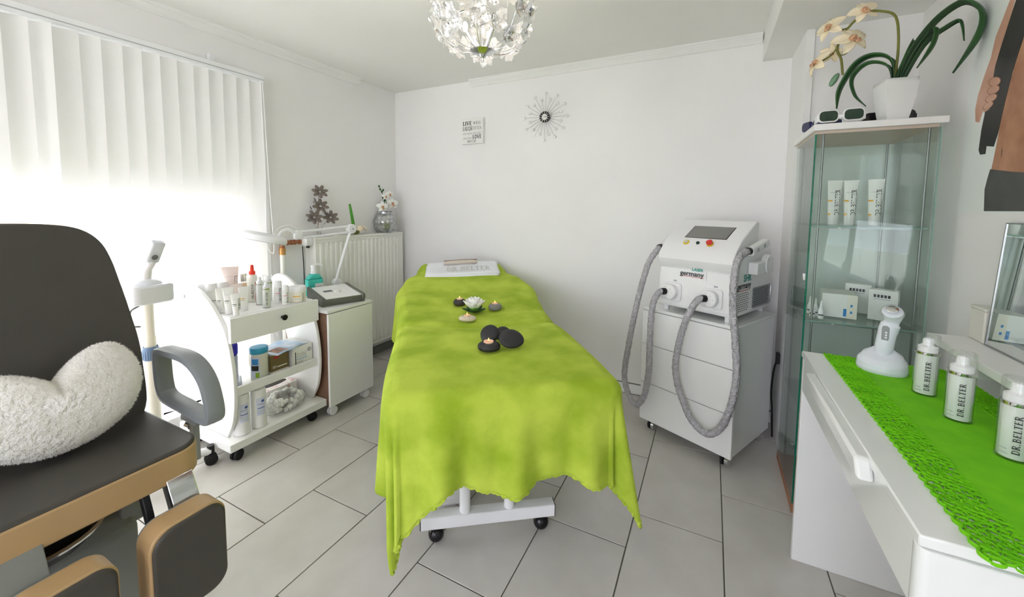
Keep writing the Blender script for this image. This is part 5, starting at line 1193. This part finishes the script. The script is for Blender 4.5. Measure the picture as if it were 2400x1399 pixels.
for sgn in (1, -1):
    pth = spline([(-.055, 0, .655), (-.067, 0, .70), (-.070, 0, .785), (-.052, 0, .800), (-.005, 0, .804), (.10, 0, .805), (.17, 0, .785), (.22, 0, .742), (.246, 0, .68), (.250, 0, .645), (.238, 0, .627), (.205, 0, .623), (.10, 0, .630), (-.02, 0, .638), (-.055, 0, .655)], 5)[:-1]
    b = MB(); nn = len(pth)
    for k in range(nn):
        t_ = (pth[(k + 1) % nn] - pth[k - 1]).normalized(); nr = Vector((-t_.z, 0, t_.x))
        for q in range(12):
            a = 2 * PI * q / 12; ca, sa = cos(a), sin(a); e = .45
            b.v.append(tuple(pth[k] + nr * (.013 * math.copysign(abs(ca) ** e, ca)) + Vector((0, 1, 0)) * (.026 * math.copysign(abs(sa) ** e, sa))))
    for k in range(nn):
        for q in range(12): b.f.append((k * 12 + q, k * 12 + (q + 1) % 12, ((k + 1) % nn) * 12 + (q + 1) % 12, ((k + 1) % nn) * 12 + q))
    ar = b.build('armrest', 'grey_plastic', CHR, (0, sgn * .372, 0), ang=50)
    box(.06, .16, -.012, .014, .585, .605).build('armrest_mount', 'grey_plastic', ar, bevel=.005)
    box(.105, .135, -.008, .010, .46, .59).build('armrest_post', 'vent_grey', ar, bevel=.003); cyl((.08, 0, .57), (.105, 0, .57), .012, n=12).build('armrest_bolt', 'chrome', ar)
# heart cushion
HP = thing('heart_pillow', 'white fluffy heart-shaped pillow on the brown chair', 'pillow', (-1.585, .392, .735))
HP.rotation_euler = (R(6), R(-22), 0)
_h = [(0, .060), (.018, .082), (.055, .112), (.105, .132), (.148, .122), (.176, .080), (.184, .025), (.170, -.03), (.135, -.078), (.092, -.104), (.045, -.120), (0, -.124)]
_hs = [(v.x, v.y) for v in spline([Vector((a, b_, 0)) for a, b_ in _h], 6)]
_hs = _hs + [(-a, b_) for a, b_ in reversed(_hs[1:-1])]
def heart(a):
    q = (a % 1.0) * len(_hs); i = int(q) % len(_hs); t_ = q - int(q); x0, y0 = _hs[i]; x1, y1 = _hs[(i + 1) % len(_hs)]
    return x0 + (x1 - x0) * t_, y0 + (y1 - y0) * t_
def hpf(a, b_):
    x_, y_ = heart(a); th = PI * b_; k = sin(th) ** .55 if 0 < b_ < 1 else 0; nx = .010 * sin(17 * x_ * 20 + a * 40) * .15
    return ((-cos(th)) * .062 * (1 - .25 * k), x_ * k, y_ * k + .012)
hb = MB().grid(hpf, 120, 24, wrap=True); pil = hb.build('pillow_body', 'fleece', HP, ang=180, sub=1)
random.seed(9); fz = MB()
for i in range(24000):
    a, b_ = random.random(), random.uniform(.02, .98); p0 = Vector(hpf(a, b_)); e = .004
    n_ = (Vector(hpf(a + e, b_)) - p0).cross(Vector(hpf(a, min(b_ + e, 1))) - p0)
    if n_.length < 1e-9: continue
    n_.normalize()
    if n_.dot(Vector((p0.x * 3, p0.y, p0.z))) < 0: n_ = -n_
    d = (n_ + Vector((random.uniform(-.9, .9), random.uniform(-.9, .9), random.uniform(-.9, .9)))).normalized(); s_ = d.orthogonal().normalized() * random.uniform(.0006, .0011)
    L_ = random.uniform(.003, .008); m0 = p0 - n_ * .001; fz.add([m0 - s_, m0 + s_, m0 + d * L_], [(0, 1, 2)])
fz = fz.build('pile', 'fleece_pile', HP, smooth=False); fz['kind'] = 'stuff'

# ================================================================== FACIAL STEAMER
ST = thing('facial_steamer', 'white facial steamer on a wheeled pole by the window', 'steamer', (-2.27, .85, 0))
cyl((0, 0, .06), (0, 0, .60), .025, n=20).build('lower_pole', 'cream_plastic', ST); cyl((0, 0, .60), (0, 0, .87), .019, n=20).build('upper_pole', 'cream_plastic', ST); cyl((0, 0, .655), (0, 0, .70), .022, n=20).build('sleeve', 'cream_plastic', ST)
b = MB()
def colr(a, b_):
    r = interp([(0, .027), (.1, .031), (.8, .031), (1, .026)], b_) * (1 + .05 * (1 if int(a * 40) % 2 else 0) * (1 if .12 < b_ < .75 else 0)); return (r * cos(2 * PI * a), r * sin(2 * PI * a), .595 + .062 * b_)
MB().grid(colr, 80, 8, wrap=True).build('clamp_collar', 'blue_collar', ST, ang=20)
for a in (72, 0, 144, 216, 288):
    ca, sa = cos(R(a)), sin(R(a)); o = tube([(.02 * ca, .02 * sa, .085), (.20 * ca, .20 * sa, .07)], [.024, .020], 10, sy=.9).build('base_leg', 'white_plastic', ST)
    cyl((.20 * ca, .20 * sa, .045), (.20 * ca, .20 * sa, .098), .016, n=12).build('leg_cap', 'black_plastic', o)
    cyl((.20 * ca + .004 * sa, .20 * sa - .004 * ca, .027), (.20 * ca + .022 * sa, .20 * sa - .022 * ca, .027), .027, n=18).build('wheel', 'black_rubber', o, bevel=.003); cyl((.20 * ca - .004 * sa, .20 * sa + .004 * ca, .027), (.20 * ca - .022 * sa, .20 * sa + .022 * ca, .027), .027, n=18).build('wheel', 'black_rubber', o, bevel=.003)
hd = prism(rrect(-.09, .075, -.078, .078, [.03, .03, .04, .03], 5), .862, .945).build('head_unit', 'cool_plastic', ST, bevel=.010, seg=3)
lathe([(.06, .945), (.055, .955), (.035, .965), (.024, .968), (1e-5, .968)], 28, (-.005, .0, 0)).build('head_cover', 'cool_plastic', ST)
tube(spline([(-.005, 0, .955), (-.002, .004, 1.0), (.01, .022, 1.045)], 5), [.019] * 6 + [.015] * 5, 16).build('steam_arm', 'white_plastic', ST)
nz = prism(rrect(-.020, .020, -.026, .026, .010, 4), 0, .10, 'z').build('nozzle', 'cool_plastic', ST, (.0, .018, 1.045), (R(-10), R(22), 0), bevel=.006); prism(rrect(-.024, .024, -.03, .03, .012, 4), 0, .055, 'z').build('nozzle_guard', 'clear_plastic', ST, (.0, .018, 1.04), (R(-10), R(22), 0), bevel=.005)
cyl((.020, 0, .03), (.0225, 0, .03), .012, n=14).build('nozzle_opening', 'print_grey', nz)
lathe([(1e-5, .735), (.045, .735), (.05, .745), (.05, .862), (.047, .862), (.047, .748), (1e-5, .742)], 28, (-.045, .02, 0)).build('water_jar', 'clear_plastic', ST)
tube(spline([(.0, -.03, .85), (-.0, -.062, .83), (.0, -.062, .77), (.0, -.03, .755)], 5), .004, 8).build('jar_handle', 'grey_plastic', ST)
